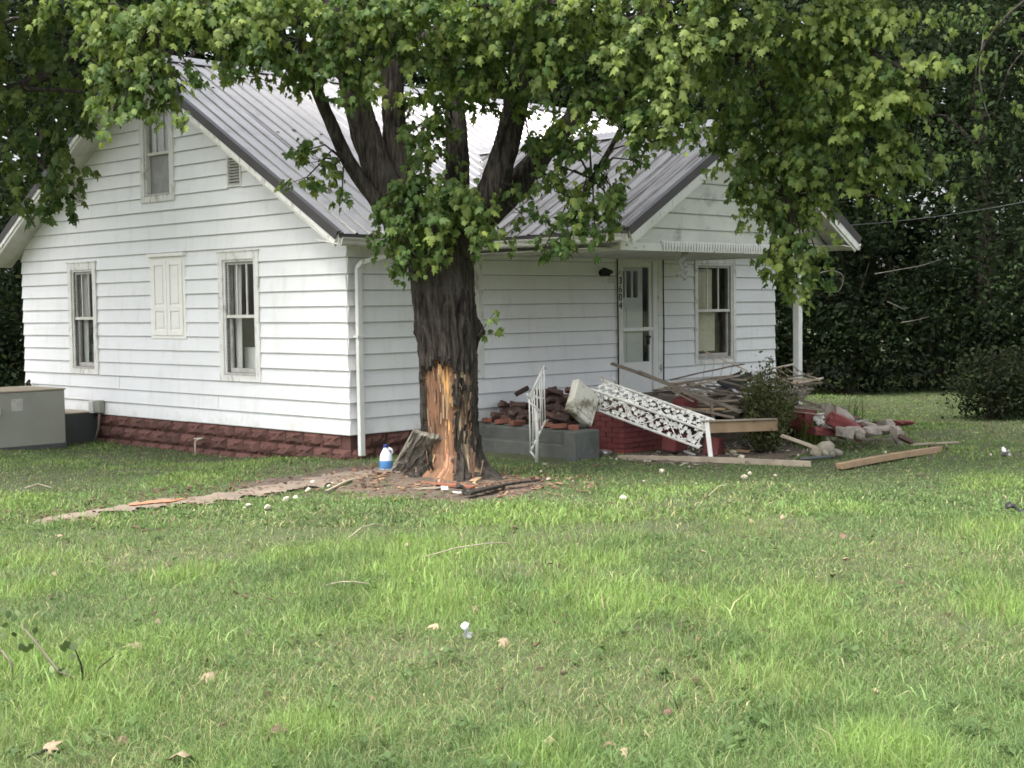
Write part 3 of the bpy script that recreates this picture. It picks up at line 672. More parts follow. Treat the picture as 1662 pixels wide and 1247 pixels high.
def rake(p, q, out, parent, dark=.085, fas=.15):   # metal edge and barge board along a rake; out = outward
    p, q, out = Vector(p), Vector(q), Vector(out); d = (q - p).normalized(); dn = Vector((0, 0, -1)); dn = (dn - d * dn.dot(d)).normalized()
    mb = MB(); a = [p - dn * .028 + out * .014, p - dn * .028 - out * .06, p - dn * .022 - out * .06, p + dn * dark + out * .006, p + dn * dark + out * .014]
    n0 = len(a); V = a + [k + (q - p) for k in a]
    mb.add(V, [(i, (i + 1) % n0, n0 + (i + 1) % n0, n0 + i) for i in range(n0)] + [tuple(range(n0))[::-1], tuple(range(n0, 2 * n0))]); mb.build('rake_trim', MT['trimdark'], parent)
    mb = MB(); N = 12; V = []
    for i in range(N + 1):
        c_ = p + (q - p) * (i / N); jj = random.uniform(-.006, .006)
        V += [c_ + dn * .012 + out * .003, c_ + dn * (fas + jj) + out * .003, c_ + dn * (fas + jj) - out * .02, c_ + dn * .012 - out * .02]
    for i in range(N):
        k = i * 4; mb.f += [(k + j, k + (j + 1) % 4, k + 4 + (j + 1) % 4, k + 4 + j) for j in range(4)]
    mb.f += [(3, 2, 1, 0), (N * 4, N * 4 + 1, N * 4 + 2, N * 4 + 3)]; mb.v = [tuple(v) for v in V]; mb.build('barge_board', MT['peel'], parent)
    mb = MB(); a = [p + dn * fas * .55 - out * .021, p + dn * fas * .55 - out * .045, p + dn * (fas + .04) - out * .045, p + dn * (fas + .04) - out * .021]
    mb.hexa(a + [k + (q - p) for k in a]); mb.build('shingle_mould', MT['peel2'], parent)
for sgn in (0, 1):
    y0 = -.41 if sgn == 0 else 2 * RID + .41
    rake((XL, y0, EAVE), (XL, RID, ZR), (-1, 0, 0), roof); rake((XR, y0, EAVE), (XR, RID, ZR), (1, 0, 0), roof)
rake((CX0, CYF, EAVE), (CXM, CYF, EAVE + CH), (0, -1, 0), roof, .08, .17); rake((CX1, CYF, EAVE), (CXM, CYF, EAVE + CH), (0, -1, 0), roof, .08, .17)
def soffit(pts, th=.015, nb=4, name='soffit_board'):   # pts: a,b along the outer edge, c,d along the inner edge
    a, b_, c_, d = [Vector(p) for p in pts]
    for i in range(nb):
        t0, t1 = i / nb + .004, (i + 1) / nb - .004
        q = [a.lerp(d, t0), b_.lerp(c_, t0), b_.lerp(c_, t1), a.lerp(d, t1)]
        MB().hexa([k - Vector((0, 0, .0)) for k in q] + [k + Vector((0, 0, th)) for k in q]).build(name, MT['soffit'], roof)
dz = -.15
for s_ in (0, 1):
    ya = -.41 if s_ == 0 else 2 * RID + .41
    soffit([(XL + .03, ya, EAVE + dz), (XL + .03, RID, ZR + dz), (.0, RID, ZR + dz), (.0, ya, EAVE + dz)])
soffit([(XL, -.40, EAVE - .135), (CX0 + .2, -.40, EAVE - .135), (CX0 + .2, .0, EAVE - .07), (XL, .0, EAVE - .07)], nb=3)
soffit([(CX0 + .01, CYF + .03, EAVE - .14), (CX0 + .01, -.2, EAVE - .14), (CX0 + .42, -.2, EAVE - .10), (CX0 + .42, CYF + .03, EAVE - .10)], nb=3)
soffit([(CX1 - .01, CYF + .03, EAVE - .14), (CX1 - .01, .3, EAVE - .14), (CX1 - .42, .3, EAVE - .10), (CX1 - .42, CYF + .03, EAVE - .10)], nb=3)
for sgn in (-1, 1):                           # under the porch rakes
    xe = CX0 if sgn < 0 else CX1
    soffit([(xe, CYF + .02, EAVE + dz), (CXM, CYF + .02, EAVE + CH + dz), (CXM, CYF + .46, EAVE + CH + dz), (xe, CYF + .46, EAVE + dz)], nb=2)
mb = MB(); mb.box((XL + .02, -.405, EAVE - .15), (CX0 + .1, -.385, EAVE - .02)); mb.build('fascia', MT['peel2'], roof)
mb = MB(); mb.box((CX0 + .005, CYF + .03, EAVE - .15), (CX0 + .025, -.3, EAVE - .02)); mb.box((CX1 - .025, CYF + .03, EAVE - .15), (CX1 - .005, .3, EAVE - .02)); mb.build('fascia', MT['peel2'], roof)
mb = MB(); mb.box((XL + .02, -.415, EAVE - .055), (CX0 - .05, -.4055, EAVE - .012)); mb.box((CX0 - .01, CYF + .02, EAVE - .055), (CX0 + .004, -.45, EAVE - .012)); mb.build('drip_edge', MT['trimdark'], roof)
def gutter(p, q, out, name='gutter'):
    p, q, out = Vector(p), Vector(q), Vector(out); z = Vector((0, 0, 1)); prof = [(.0, .09), (.0, .0), (.05, -.002), (.075, .02), (.078, .055), (.10, .085), (.10, .098), (.09, .098), (.09, .088), (.068, .058), (.066, .024), (.046, .008), (.008, .008), (.008, .09)]
    N = 14; V, Fc = [], []; K = len(prof)
    for i in range(N + 1):
        sag = random.uniform(-.006, .006); c_ = p + (q - p) * (i / N)
        V += [c_ + out * a + z * (h + sag) for a, h in prof]
    for i in range(N): Fc += [(i * K + j, i * K + (j + 1) % K, (i + 1) * K + (j + 1) % K, (i + 1) * K + j) for j in range(K)]
    Fc += [tuple(range(K)), tuple(range(N * K, N * K + K))[::-1]]
    from_data(name, V, Fc, MT['gutter'], roof)
gutter((XL, -.415, EAVE - .155), (CX0 - .1, -.415, EAVE - .165), (0, -1, 0))
gutter((CX0 - .005, CYF + .05, EAVE - .15), (CX0 - .005, -.5, EAVE - .165), (-1, 0, 0))
gutter((CX1 + .005, CYF + .05, EAVE - .15), (CX1 + .005, -.5, EAVE - .165), (1, 0, 0))
# downspout at the near corner
mb = MB(); pts = [(.42, -.46, 2.69), (.42, -.44, 2.60), (.15, -.15, 2.50), (.11, -.09, 2.42), (.11, -.085, 1.2), (.115, -.085, .07)]
for a, b_ in zip(pts, pts[1:]): mb.bar(a, Vector(b_) + (Vector(b_) - Vector(a)).normalized() * .015, .082, .06, (1, 0, 0) if abs(a[0] - b_[0]) < .05 else (.7, .7, .1))
ds = bevel(mb.build('downspout', MT['pipe'], house), .01, 2)
mb = MB(); mb.box((.055, -.125, 1.55), (.165, -.03, 1.58)); mb.build('downspout_strap', MT['pipe'], ds)
# ---- porch gable, ceiling and remaining post
pg = empty('porch_gable', parent=house)
mb = MB(); zt = EAVE + CH - .12; xa, xb = CX0 + .12, CX1 - .12
mb.add([(xa, FY, 2.66), (xb, FY, 2.66), (xb, FY, EAVE - .02), (CXM, FY, zt), (xa, FY, EAVE - .02), (xa, FY + .05, 2.66), (xb, FY + .05, 2.66), (xb, FY + .05, EAVE - .02), (CXM, FY + .05, zt), (xa, FY + .05, EAVE - .02)],
       [(0, 1, 2, 3, 4), (9, 8, 7, 6, 5), (0, 5, 6, 1), (1, 6, 7, 2), (0, 4, 9, 5)]); pb = mb.build('gable_sheathing', MT['wall'], pg)
def lim2(z):
    x = (z - (EAVE - .16)) / PIT
    return (CX0 + max(.12, x), CX1 - max(.12, x))
clad(PF, pb, CX0 + .12, CX1 - .12, 2.70, 9, .205, [], lim2)
mb = MB(); mb.box((CX0 + .35, FY - .05, 2.60), (CX1 - .35, FY + .08, 2.70)); mb.box((CX0 + .35, FY + .081, 2.60), (CX0 + .47, -.04, 2.735)); mb.box((CX1 - .47, FY + .081, 2.60), (CX1 - .35, -.04, 2.735)); mb.build('porch_beam', MT['peel2'], pg)
mb = MB()
x = 3.08
while x < 5.6:
    fbox(PF, mb, x, x + .034, .052, .070, 2.655, 2.715); fbox(PF, mb, x + .006, x + .026, .052, .064, 2.612 + .01 * math.sin(x * 40), 2.655); x += .058
fbox(PF, mb, 3.06, 5.62, .0515, .058, 2.675, 2.73); mb.build('lace_trim', MT['white'], pg)
for i in range(12):
    x0 = CX0 + .06 + i * .425
    MB().box((x0, FY + .09, 2.615), (x0 + .418, -.02, 2.63)).build('ceiling_board', MT['soffit'], pg)
mb = MB(); mb.box((6.50, -2.36, .30), (6.60, -2.26, 1.62)); mb.hexa([(6.497, -2.363, 1.62), (6.603, -2.363, 1.62), (6.603, -2.257, 1.62), (6.497, -2.257, 1.62), (6.47, -2.38, 2.60), (6.56, -2.38, 2.60), (6.56, -2.29, 2.60), (6.47, -2.29, 2.60)])
bevel(mb.build('porch_post', MT['white'], pg), .006)
def leaf_iron(mb, c, ux, uy, r, rot):          # a small cast vine leaf with thickness
    c, ux, uy = Vector(c), Vector(ux), Vector(uy); nn = ux.cross(uy).normalized() * .006; P = []
    for k in range(10):
        a = rot + k * math.pi / 5; rr = r * (1 if k % 2 == 0 else .62) * (1.2 if k == 0 else 1); P.append(c + ux * math.cos(a) * rr + uy * math.sin(a) * rr)
    mb.add([p + nn * .3 for p in P] + [c + nn * 2.2] + [p - nn for p in P], [(k, (k + 1) % 10, 10) for k in range(10)] + [((k + 1) % 10, k, 11 + k, 11 + (k + 1) % 10) for k in range(10)])
mb = MB()
for k in range(9): leaf_iron(mb, (3.72 + random.uniform(-.09, .09) - k * .006, FY + .12, 2.60 - k * .042), (1, 0, 0), (0, 0, 1), .06 - k * .002, random.uniform(0, 6))
mb.tube([(3.78, FY + .125, 2.62), (3.75, FY + .125, 2.45), (3.68, FY + .125, 2.27)], .008, 6); mb.build('iron_bracket', MT['irondark'], pg)
# ------------------------------------------------------------------ the maple
MX, MY = -.72, 15.5
maple = empty('maple_tree', (MX, MY, 0))
tag(maple, 'big old maple with gashed trunk standing before the house', 'tree')
def W2M(p): return Vector(p) - Vector((MX, MY, 0))
def interp(x, xp, fp): return np.interp(x, xp, fp)
tz = [-.15, 0, .06, .17, .32, .58, .98, 1.38, 1.78, 2.18, 2.51, 2.72, 3.0]
tcx = [.0, .0, .01, .06, .06, .04, .03, .03, .006, -.03, -.065, -.10, -.14]
thw = [.74, .62, .52, .375, .308, .280, .280, .288, .298, .315, .335, .36, .37]
NA, NZ = 320, 340
zz = np.linspace(-.15, 3.0, NZ); aa = np.linspace(0, 2 * np.pi, NA, endpoint=False)
A, Z = np.meshgrid(aa, zz); Rr = interp(Z, tz, thw)
flare = np.clip((.45 - Z) / .45, 0, 1) ** 2
Rr = Rr * (1 + flare * .16 * np.cos(A * 5 + 1.0) + .035 * np.sin(2 * A + 1.2 * Z) + .03 * np.sin(3 * A - Z * 1.7))
ua = A / (2 * np.pi) * 46
warp = fbm(np.cos(A) * 2 + 5 + Z * 1.1, np.sin(A) * 2 + 5 - Z * .8, 71, 3) * 3.2
def per(u, v, per_, seed):                    # noise periodic round the trunk
    f = (u % per_) / per_
    return vnoise(u % per_, v, seed) * (1 - f) + vnoise(u % per_ - per_, v, seed) * f
rid = 1 - np.abs(2 * per(ua + warp, Z * 3.2, 46, 72) - 1); rid2 = 1 - np.abs(2 * per(ua * 2 + warp, Z * 7, 92, 73) - 1)
rid3 = fbm(ua * 1.3 + warp, Z * 5, 74, 3)
bark = .046 * (rid ** 1.6 - .45) * (.5 + rid3) + .026 * (rid2 - .5)
# wound: bark torn off on the camera side. angle 270 deg faces the camera
ang = (np.degrees(A) - 270 + 180) % 360 - 180   # - left, + right as seen from the camera
lft = interp(Z, [0, .25, .45, .75, 1.2, 1.32], [-40, -58, -84, -90, -86, -60]) + 8 * (fbm(Z * 31, Z * 0 + 5, 181, 2) - .5) + 12 * (fbm(Z * 9, Z * 0 + 3, 81, 3) - .5)
rgt = interp(Z, [0, .2, .45, .8, 1.2, 1.32], [2, 4, 10, 14, 14, 0]) + 16 * (fbm(Z * 11, Z * 0 + 7, 82, 3) - .5) + 10 * (fbm(Z * 37, Z * 0 + 1, 182, 2) - .5)
ztop = 1.17 + .10 * fbm(A * 9, A * 0 + 2, 83, 3) + .16 * fbm(A * 34, A * 0 + 4, 183, 2)
wound = (ang > lft) & (ang < rgt) & (Z < ztop) & (Z > .02)
rot = (ang > 22 + 6 * np.sin(Z * 9)) & (ang < 52 + 10 * (fbm(Z * 8, Z * 0 + 1, 84, 3) - .5)) & (Z > .12) & (Z < 1.18 + .1 * fbm(A * 12, A * 0, 85, 2))
deep = np.where(wound, -.045 + .030 * (fbm(A * 22, Z * 2.2, 86, 3) - .5), bark)
deep = np.where(rot, -.035 + .05 * (fbm(A * 16, Z * 3, 87, 3) - .35), deep)
burl = .11 * np.exp(-((ang - 92) / 11) ** 2 - ((Z - 1.66) / .11) ** 2) + .05 * np.exp(-((ang + 88) / 9) ** 2 - ((Z - 1.62) / .16) ** 2) * fbm(A * 30, Z * 14, 88, 2)
knot = .02 * np.cos(np.clip(np.hypot((ang + 5) / 6.5, (Z - 2.18) / .07), 0, 4) * 2.6) * np.exp(-(np.hypot((ang + 5) / 8, (Z - 2.18) / .09)) ** 2)
Rr = Rr + deep + burl * (1 + .5 * (fbm(A * 25, Z * 20, 89, 2) - .5)) + knot
CXt = interp(Z, tz, tcx); CYt = .0 * Z
PX = CXt + Rr * np.cos(A); PY = CYt + Rr * np.sin(A) * .95
Vt = np.stack([PX, PY, Z], -1).reshape(-1, 3)
id_ = np.arange(NA * NZ).reshape(NZ, NA); nxt = np.roll(id_, -1, 1)
q = np.stack([id_[:-1], nxt[:-1], nxt[1:], id_[1:]], -1); msk = wound[:-1] | rot[:-1]
def sub(name, sel, mat, colr=None):
    qq = q[sel]; u, inv = np.unique(qq, return_inverse=True)
    return np_mesh(name, Vt[u], quads=inv.reshape(-1, 4), mat=mat, parent=maple, smooth=True, colr=None if colr is None else colr.reshape(-1, 3)[u])
trunk = sub('trunk', ~msk, MT['bark'])
# colours of the bare wood: brown cambium, yellow splinters, pink lower strip, grey rot
cw = np.ones(A.shape + (3,)) * np.array([.165, .084, .042])
br = fbm(A * 7 + 2, Z * 1.3, 91, 3); cw = cw * (.75 + .5 * br[..., None])
cen = interp(Z, [0, .3, .6, .9, 1.25], [-14, -10, -4, 2, -8]) + 14 * (fbm(Z * 4, Z * 0, 92, 3) - .5); wdt = interp(Z, [0, .3, .5, .8, 1.1, 1.3], [9, 6, 5, 8, 15, 26])
yel = (np.abs(ang - cen) < wdt * (.35 + .9 * fbm(A * 18, Z * 5, 93, 3))) & (fbm(A * 15, Z * 4, 94, 3) > .40)
cw = np.where(yel[..., None], np.where(Z[..., None] > .42, np.array([.50, .285, .105]), np.array([.36, .17, .095])), cw)
cr_ = fbm(A * 13, Z * 3, 95, 3)[..., None]
cw = np.where(rot[..., None], np.where(cr_ > .56, np.array([.50, .40, .25]), np.where(cr_ > .42, np.array([.26, .20, .13]), np.array([.11, .085, .06]))), cw)
sub('exposed_wood', msk, MT['torn'], cw)
# splinters along the torn edges
mb = MB()
for k in range(60):
    z_ = random.uniform(.15, 1.25); side_ = random.choice((0, 1, 2)); a_ = [interp(z_, [0, .25, .45, .75, 1.2], [-34, -40, -68, -74, -70]), interp(z_, [0, .2, .45, .8, 1.2], [6, 12, 22, 28, 24]), random.uniform(32, 52)][side_] + random.uniform(-3, 3)
    r_ = float(interp(z_, tz, thw)) + random.uniform(-.03, .005); an = R(a_ + 270); c_ = Vector((float(interp(z_, tz, tcx)) + r_ * math.cos(an), r_ * .95 * math.sin(an), z_)); o_ = Vector((math.cos(an), math.sin(an), 0))
    L_ = random.uniform(.06, .18); mb.bar(c_, c_ + o_ * random.uniform(.01, .03) + Vector((random.uniform(-.02, .02), 0, L_ * random.choice((1, 1, -1)))), random.uniform(.012, .03), random.uniform(.004, .01), (-math.sin(an), math.cos(an), 0))
mb.build('bark_splinters', MT['bark'], maple)['kind'] = 'stuff'
for mm, n_sl in (('freshwood', 24), ('chip', 46)):
    mb = MB()
    for k in range(n_sl):                      # fibres still hanging on the torn face
        z_ = random.uniform(.06, 1.2); a_ = random.uniform(-70, 12) if random.random() < .6 else random.uniform(30, 54)
        r_ = float(interp(z_, tz, thw)) - random.uniform(.02, .045); an = R(a_ + 270); c_ = Vector((float(interp(z_, tz, tcx)) + r_ * math.cos(an), r_ * .95 * math.sin(an), z_)); o_ = Vector((math.cos(an), math.sin(an), 0))
        L_ = random.uniform(.08, .30); mb.bar(c_, c_ + o_ * random.uniform(.0, .03) + Vector((random.uniform(-.02, .02), 0, L_)), random.uniform(.006, .022), random.uniform(.003, .008), (-math.sin(an), math.cos(an), 0))
    mb.build('wood_fibres', MT[mm], maple)['kind'] = 'stuff'
def limb(pts, name='limb', parent=maple, n=14, sub_=5, bump_=.05, mat=None, org=None):
    """pts: (photo x, photo y, distance, radius m)"""
    P = [W2M(at(a, b, c)) if org is None else at(a, b, c) for a, b, c, _ in pts]; rad = [d * (.80 if d > .05 else 1) for *_, d in pts]
    return limb3(P, rad, name, parent, n, sub_, bump_, mat)
def limb3(P, rad, name='limb', parent=None, n=14, sub_=5, bump_=.05, mat=None):
    Q, rr = [], []; K = len(P)
    for i in range(K - 1):
        p0, p1, p2, p3 = P[max(i - 1, 0)], P[i], P[i + 1], P[min(i + 2, K - 1)]
        for s in range(sub_):
            t = s / sub_; Q.append(.5 * ((2 * p1) + (p2 - p0) * t + (2 * p0 - 5 * p1 + 4 * p2 - p3) * t * t + (-p0 + 3 * p1 - 3 * p2 + p3) * t ** 3)); rr.append(rad[i] * (1 - t) + rad[i + 1] * t)
    Q.append(P[-1]); rr.append(rad[-1])
    mb = MB(); mb.tube(Q, rr, n)
    if bump_:
        for k in range(len(mb.v)):
            i = min(k // n, len(Q) - 1); c_ = Q[i]; v = Vector(mb.v[k]); f = 1 + (random.random() - .5) * bump_ * 2.2 + .05 * math.sin(i * 1.7 + (k % n) * 2.1); mb.v[k] = tuple(c_ + (v - c_) * f)
    return mb.build(name, mat or MT['bark'], parent, True)
limb([(655, 392, 15.45, .17), (628, 345, 15.4, .115), (600, 312, 15.35, .10), (566, 262, 15.3, .095), (535, 195, 15.2, .085), (508, 130, 15.1, .075), (488, 60, 15.0, .065), (470, -60, 14.8, .05)])
limb([(672, 410, 15.5, .30), (648, 350, 15.5, .25), (625, 300, 15.5, .22), (598, 230, 15.5, .20), (575, 150, 15.45, .18), (556, 70, 15.4, .165), (535, -60, 15.3, .14), (520, -260, 15.2, .09)])
limb([(668, 345, 15.6, .20), (652, 280, 15.65, .19), (640, 200, 15.7, .165), (636, 120, 15.75, .15), (620, 40, 15.8, .14), (600, -120, 15.8, .10)])
limb([(722, 410, 15.55, .27), (735, 350, 15.6, .22), (742, 280, 15.7, .17), (740, 200, 15.75, .15), (735, 120, 15.8, .14), (725, -60, 15.9, .10)])
limb([(740, 405, 15.45, .26), (775, 350, 15.4, .21), (805, 290, 15.35, .19), (828, 210, 15.3, .17), (845, 120, 15.25, .165), (862, 20, 15.2, .15), (880, -140, 15.1, .11)])
limb([(770, 365, 15.5, .20), (815, 325, 15.6, .20), (855, 280, 15.7, .17), (905, 220, 15.8, .14), (965, 160, 15.8, .12), (1040, 110, 15.6, .10), (1130, 82, 15.3, .085), (1230, 80, 15.0, .06), (1330, 110, 14.8, .035)])
limb([(1130, 82, 15.3, .07), (1205, 90, 15.2, .05), (1240, 140, 15.1, .035), (1270, 220, 15.1, .025), (1285, 320, 15.1, .015), (1280, 420, 15.1, .007)])
limb([(1230, 80, 15.0, .05), (1330, 60, 14.6, .04), (1420, 90, 14.3, .03), (1500, 130, 14.1, .015)])
limb([(820, 300, 15.35, .07), (806, 250, 15.2, .045), (818, 205, 15.1, .03), (850, 150, 15.0, .02)])
limb([(505, 120, 15.1, .05), (420, 40, 14.8, .045), (330, 10, 14.5, .035), (250, 40, 14.2, .02), (215, 110, 14.1, .012), (195, 210, 14.1, .005)])
limb([(640, 100, 15.75, .06), (720, 40, 15.3, .05), (830, 0, 14.6, .04), (960, 10, 14.0, .03)])
limb([(1000, 130, 15.7, .05), (1010, 200, 15.3, .03), (960, 290, 15.1, .018), (930, 350, 15.0, .008)])
limb([(845, 130, 15.25, .06), (900, 60, 14.8, .045), (1000, 40, 14.3, .035), (1100, 40, 14.0, .02)])
# sprout on the burl
limb([(775, 546, 15.1, .006), (790, 525, 15.05, .005), (803, 506, 15.0, .003)], 'sprout', n=5, bump_=0)
# ---- leaves
LEAF2D = np.array([(0, 0), (.30, -.02), (.50, .22), (.30, .30), (.42, .62), (.18, .58), (0, 1.0), (-.18, .58), (-.42, .62), (-.30, .30), (-.50, .22), (-.30, -.02)])
LEAF_C = np.array([0, .36])
def leaves_mesh(C, T, Nn, S, tint, name, mat, parent, droop=.28):
    """C centres, T tip direction, Nn normal, S size"""
    N = len(C); T = T / np.linalg.norm(T, axis=1, keepdims=True); B = np.cross(T, Nn); B /= np.linalg.norm(B, axis=1, keepdims=True) + 1e-9; Nn = np.cross(B, T)
    u = np.concatenate([LEAF2D, LEAF_C[None]]); K = len(u)
    h = -np.abs(u[:, 0]) * .55 - droop * u[:, 1] ** 2; h[-1] = .0 - droop * .13
    V = C[:, None] + S[:, None, None] * (B[:, None] * u[None, :, 0, None] + T[:, None] * u[None, :, 1, None] + Nn[:, None] * h[None, :, None])
    b0 = (np.arange(N) * K)[:, None]; tr_ = np.array([(i, (i + 1) % (K - 1), K - 1) for i in range(K - 1)]).ravel()
    tri = (b0 + tr_[None]).reshape(-1, 3)
    return np_mesh(name, V.reshape(-1, 3), tris=tri, mat=mat, parent=parent, colr=np.repeat(tint, K, 0))
lg = np.random.default_rng(21)
BL = []    # (photo x, y, half width, half height in photo px, distance, extra)
def bl(*r): BL.extend(r)
# left drooping spray
bl((190, 40, 75, 50, 14.3), (255, 25, 70, 45, 14.2), (175, 110, 40, 55, 14.3), (225, 98, 56, 42, 14.2), (258, 128, 36, 36, 14.1), (205, 152, 42, 40, 14.2), (268, 172, 26, 20, 14.1), (180, 192, 20, 16, 14.2), (298, 192, 12, 8, 14.0), (225, 178, 20, 14, 14.2))
bl((335, 22, 62, 42, 14.4), (400, 30, 80, 50, 14.3), (388, 72, 46, 32, 14.3), (435, 85, 45, 45, 14.4), (362, 112, 20, 12, 14.3), (415, 125, 35, 14, 14.4), (312, 122, 12, 8, 14.1))
bl((470, 30, 60, 45, 14.6), (500, 95, 38, 40, 14.7), (545, 55, 50, 45, 14.5), (560, 105, 40, 32, 14.6), (590, 120, 40, 38, 14.5), (585, 160, 28, 14, 14.5), (630, 60, 45, 40, 14.5), (660, 80, 40, 30, 14.4), (690, 95, 22, 18, 14.4), (560, 20, 60, 30, 14.4), (650, 15, 60, 30, 14.3), (475, 110, 25, 25, 14.8))
bl((495, 245, 26, 22, 15.1), (520, 262, 28, 14, 15.1), (498, 288, 34, 14, 15.1), (540, 282, 20, 12, 15.1), (555, 320, 10, 6, 15.1))
# fork cluster hanging over the trunk
bl((650, 320, 34, 30, 15.0), (690, 300, 40, 40, 15.0), (640, 360, 34, 34, 14.95), (690, 355, 50, 34, 14.9), (745, 340, 45, 40, 14.95), (655, 400, 42, 30, 14.9), (640, 430, 20, 16, 14.9), (715, 385, 45, 24, 14.9), (770, 375, 40, 28, 14.95), (780, 340, 30, 30, 15.0), (735, 300, 38, 30, 15.0), (690, 250, 40, 32, 15.1), (700, 200, 40, 30, 15.2), (665, 215, 22, 30, 15.2), (620, 340, 14, 14, 15.0))
# centre top
bl((600, 5, 60, 30, 14.2), (700, 5, 60, 30, 14.2), (780, 10, 60, 30, 14.1), (870, 10, 60, 30, 14.0), (960, 0, 60, 30, 13.9), (1040, 20, 60, 35, 13.9), (1180, 0, 60, 30, 14.0), (120, 10, 60, 40, 14.4), (320, 0, 70, 30, 14.2), (450, 0, 60, 25, 14.3), (1440, 20, 50, 35, 14.1), (1360, 5, 60, 30, 14.1), (1280, 100, 50, 40, 14.6))
bl((720, 40, 55, 45, 14.6), (770, 70, 55, 45, 14.6), (730, 110, 45, 40, 14.8), (790, 120, 48, 40, 14.7), (820, 40, 60, 45, 14.4), (850, 100, 45, 45, 14.4), (770, 160, 34, 22, 15.0), (830, 165, 34, 20, 14.9), (720, 160, 30, 24, 15.2), (880, 60, 45, 45, 14.3), (680, 150, 35, 25, 15.6))
# right of the fork, in shade, in front of the roof
bl((860, 235, 36, 22, 15.2), (905, 225, 44, 26, 15.1), (955, 235, 40, 28, 15.0), (870, 290, 30, 18, 15.1), (905, 300, 40, 24, 15.0), (945, 320, 36, 28, 15.0), (985, 285, 34, 36, 15.0), (1005, 325, 26, 30, 15.0), (920, 350, 40, 26, 15.0), (965, 365, 26, 22, 15.0), (885, 400, 28, 16, 15.0), (925, 390, 26, 18, 15.0), (1000, 365, 16, 16, 15.0), (830, 300, 24, 20, 15.2), (845, 345, 18, 14, 15.1), (1030, 260, 18, 14, 14.9))
# big right mass
bl((920, 90, 50, 50, 14.3), (950, 40, 60, 40, 14.2), (985, 110, 55, 45, 14.2), (940, 160, 45, 38, 14.5), (1000, 170, 45, 34, 14.3), (1030, 80, 60, 50, 14.1), (1065, 150, 55, 45, 14.1), (1050, 205, 42, 26, 14.2), (1100, 100, 55, 50, 14.0), (1110, 195, 38, 36, 14.0), (1035, 230, 26, 14, 14.1), (1110, 40, 60, 40, 14.0), (1180, 40, 60, 40, 14.2), (1170, 100, 50, 45, 14.3), (1260, 40, 60, 40, 14.2))
bl((1170, 170, 45, 40, 15.3), (1190, 220, 42, 38, 15.3), (1240, 130, 55, 45, 15.0), (1235, 195, 50, 45, 15.1), (1215, 260, 44, 40, 15.2), (1280, 200, 50, 45, 15.0), (1260, 255, 55, 45, 15.0), (1320, 240, 50, 40, 14.9), (1310, 160, 50, 45, 14.7), (1350, 100, 55, 45, 14.5), (1340, 45, 60, 40, 14.3), (1400, 60, 50, 40, 14.3), (1390, 130, 45, 45, 14.4), (1370, 190, 45, 40, 14.6), (1420, 200, 40, 40, 14.6), (1450, 140, 45, 40, 14.3), (1490, 110, 40, 30, 14.2), (1535, 95, 26, 20, 14.1), (1480, 170, 35, 30, 14.4), (1440, 250, 35, 35, 14.7), (1400, 260, 38, 35, 14.7), (1470, 215, 30, 25, 14.6), (1385, 300, 30, 22, 14.8), (1430, 300, 30, 26, 14.8), (1480, 275, 28, 20, 14.8), (1512, 266, 14, 10, 14.8), (1450, 330, 16, 14, 14.8))
bl((1225, 310, 48, 36, 15.2), (1280, 300, 50, 40, 15.1), (1325, 295, 36, 34, 15.1), (1250, 350, 44, 36, 15.2), (1300, 350, 44, 36, 15.1), (1335, 335, 26, 24, 15.1), (1265, 395, 40, 34, 15.1), (1308, 395, 34, 32, 15.1), (1285, 430, 38, 28, 15.1), (1270, 455, 24, 18, 15.1), (1310, 440, 26, 20, 15.1), (1325, 410, 14, 14, 15.1), (1245, 420, 12, 10, 15.1), (1295, 475, 16, 10, 15.1), (1205, 300, 20, 14, 15.2))
bl((808, 510, 9, 4, 15.0), (795, 538, 7, 3, 15.0))
C, T, Nn, S, tint = [], [], [], [], []
pxm = 1 / FPX
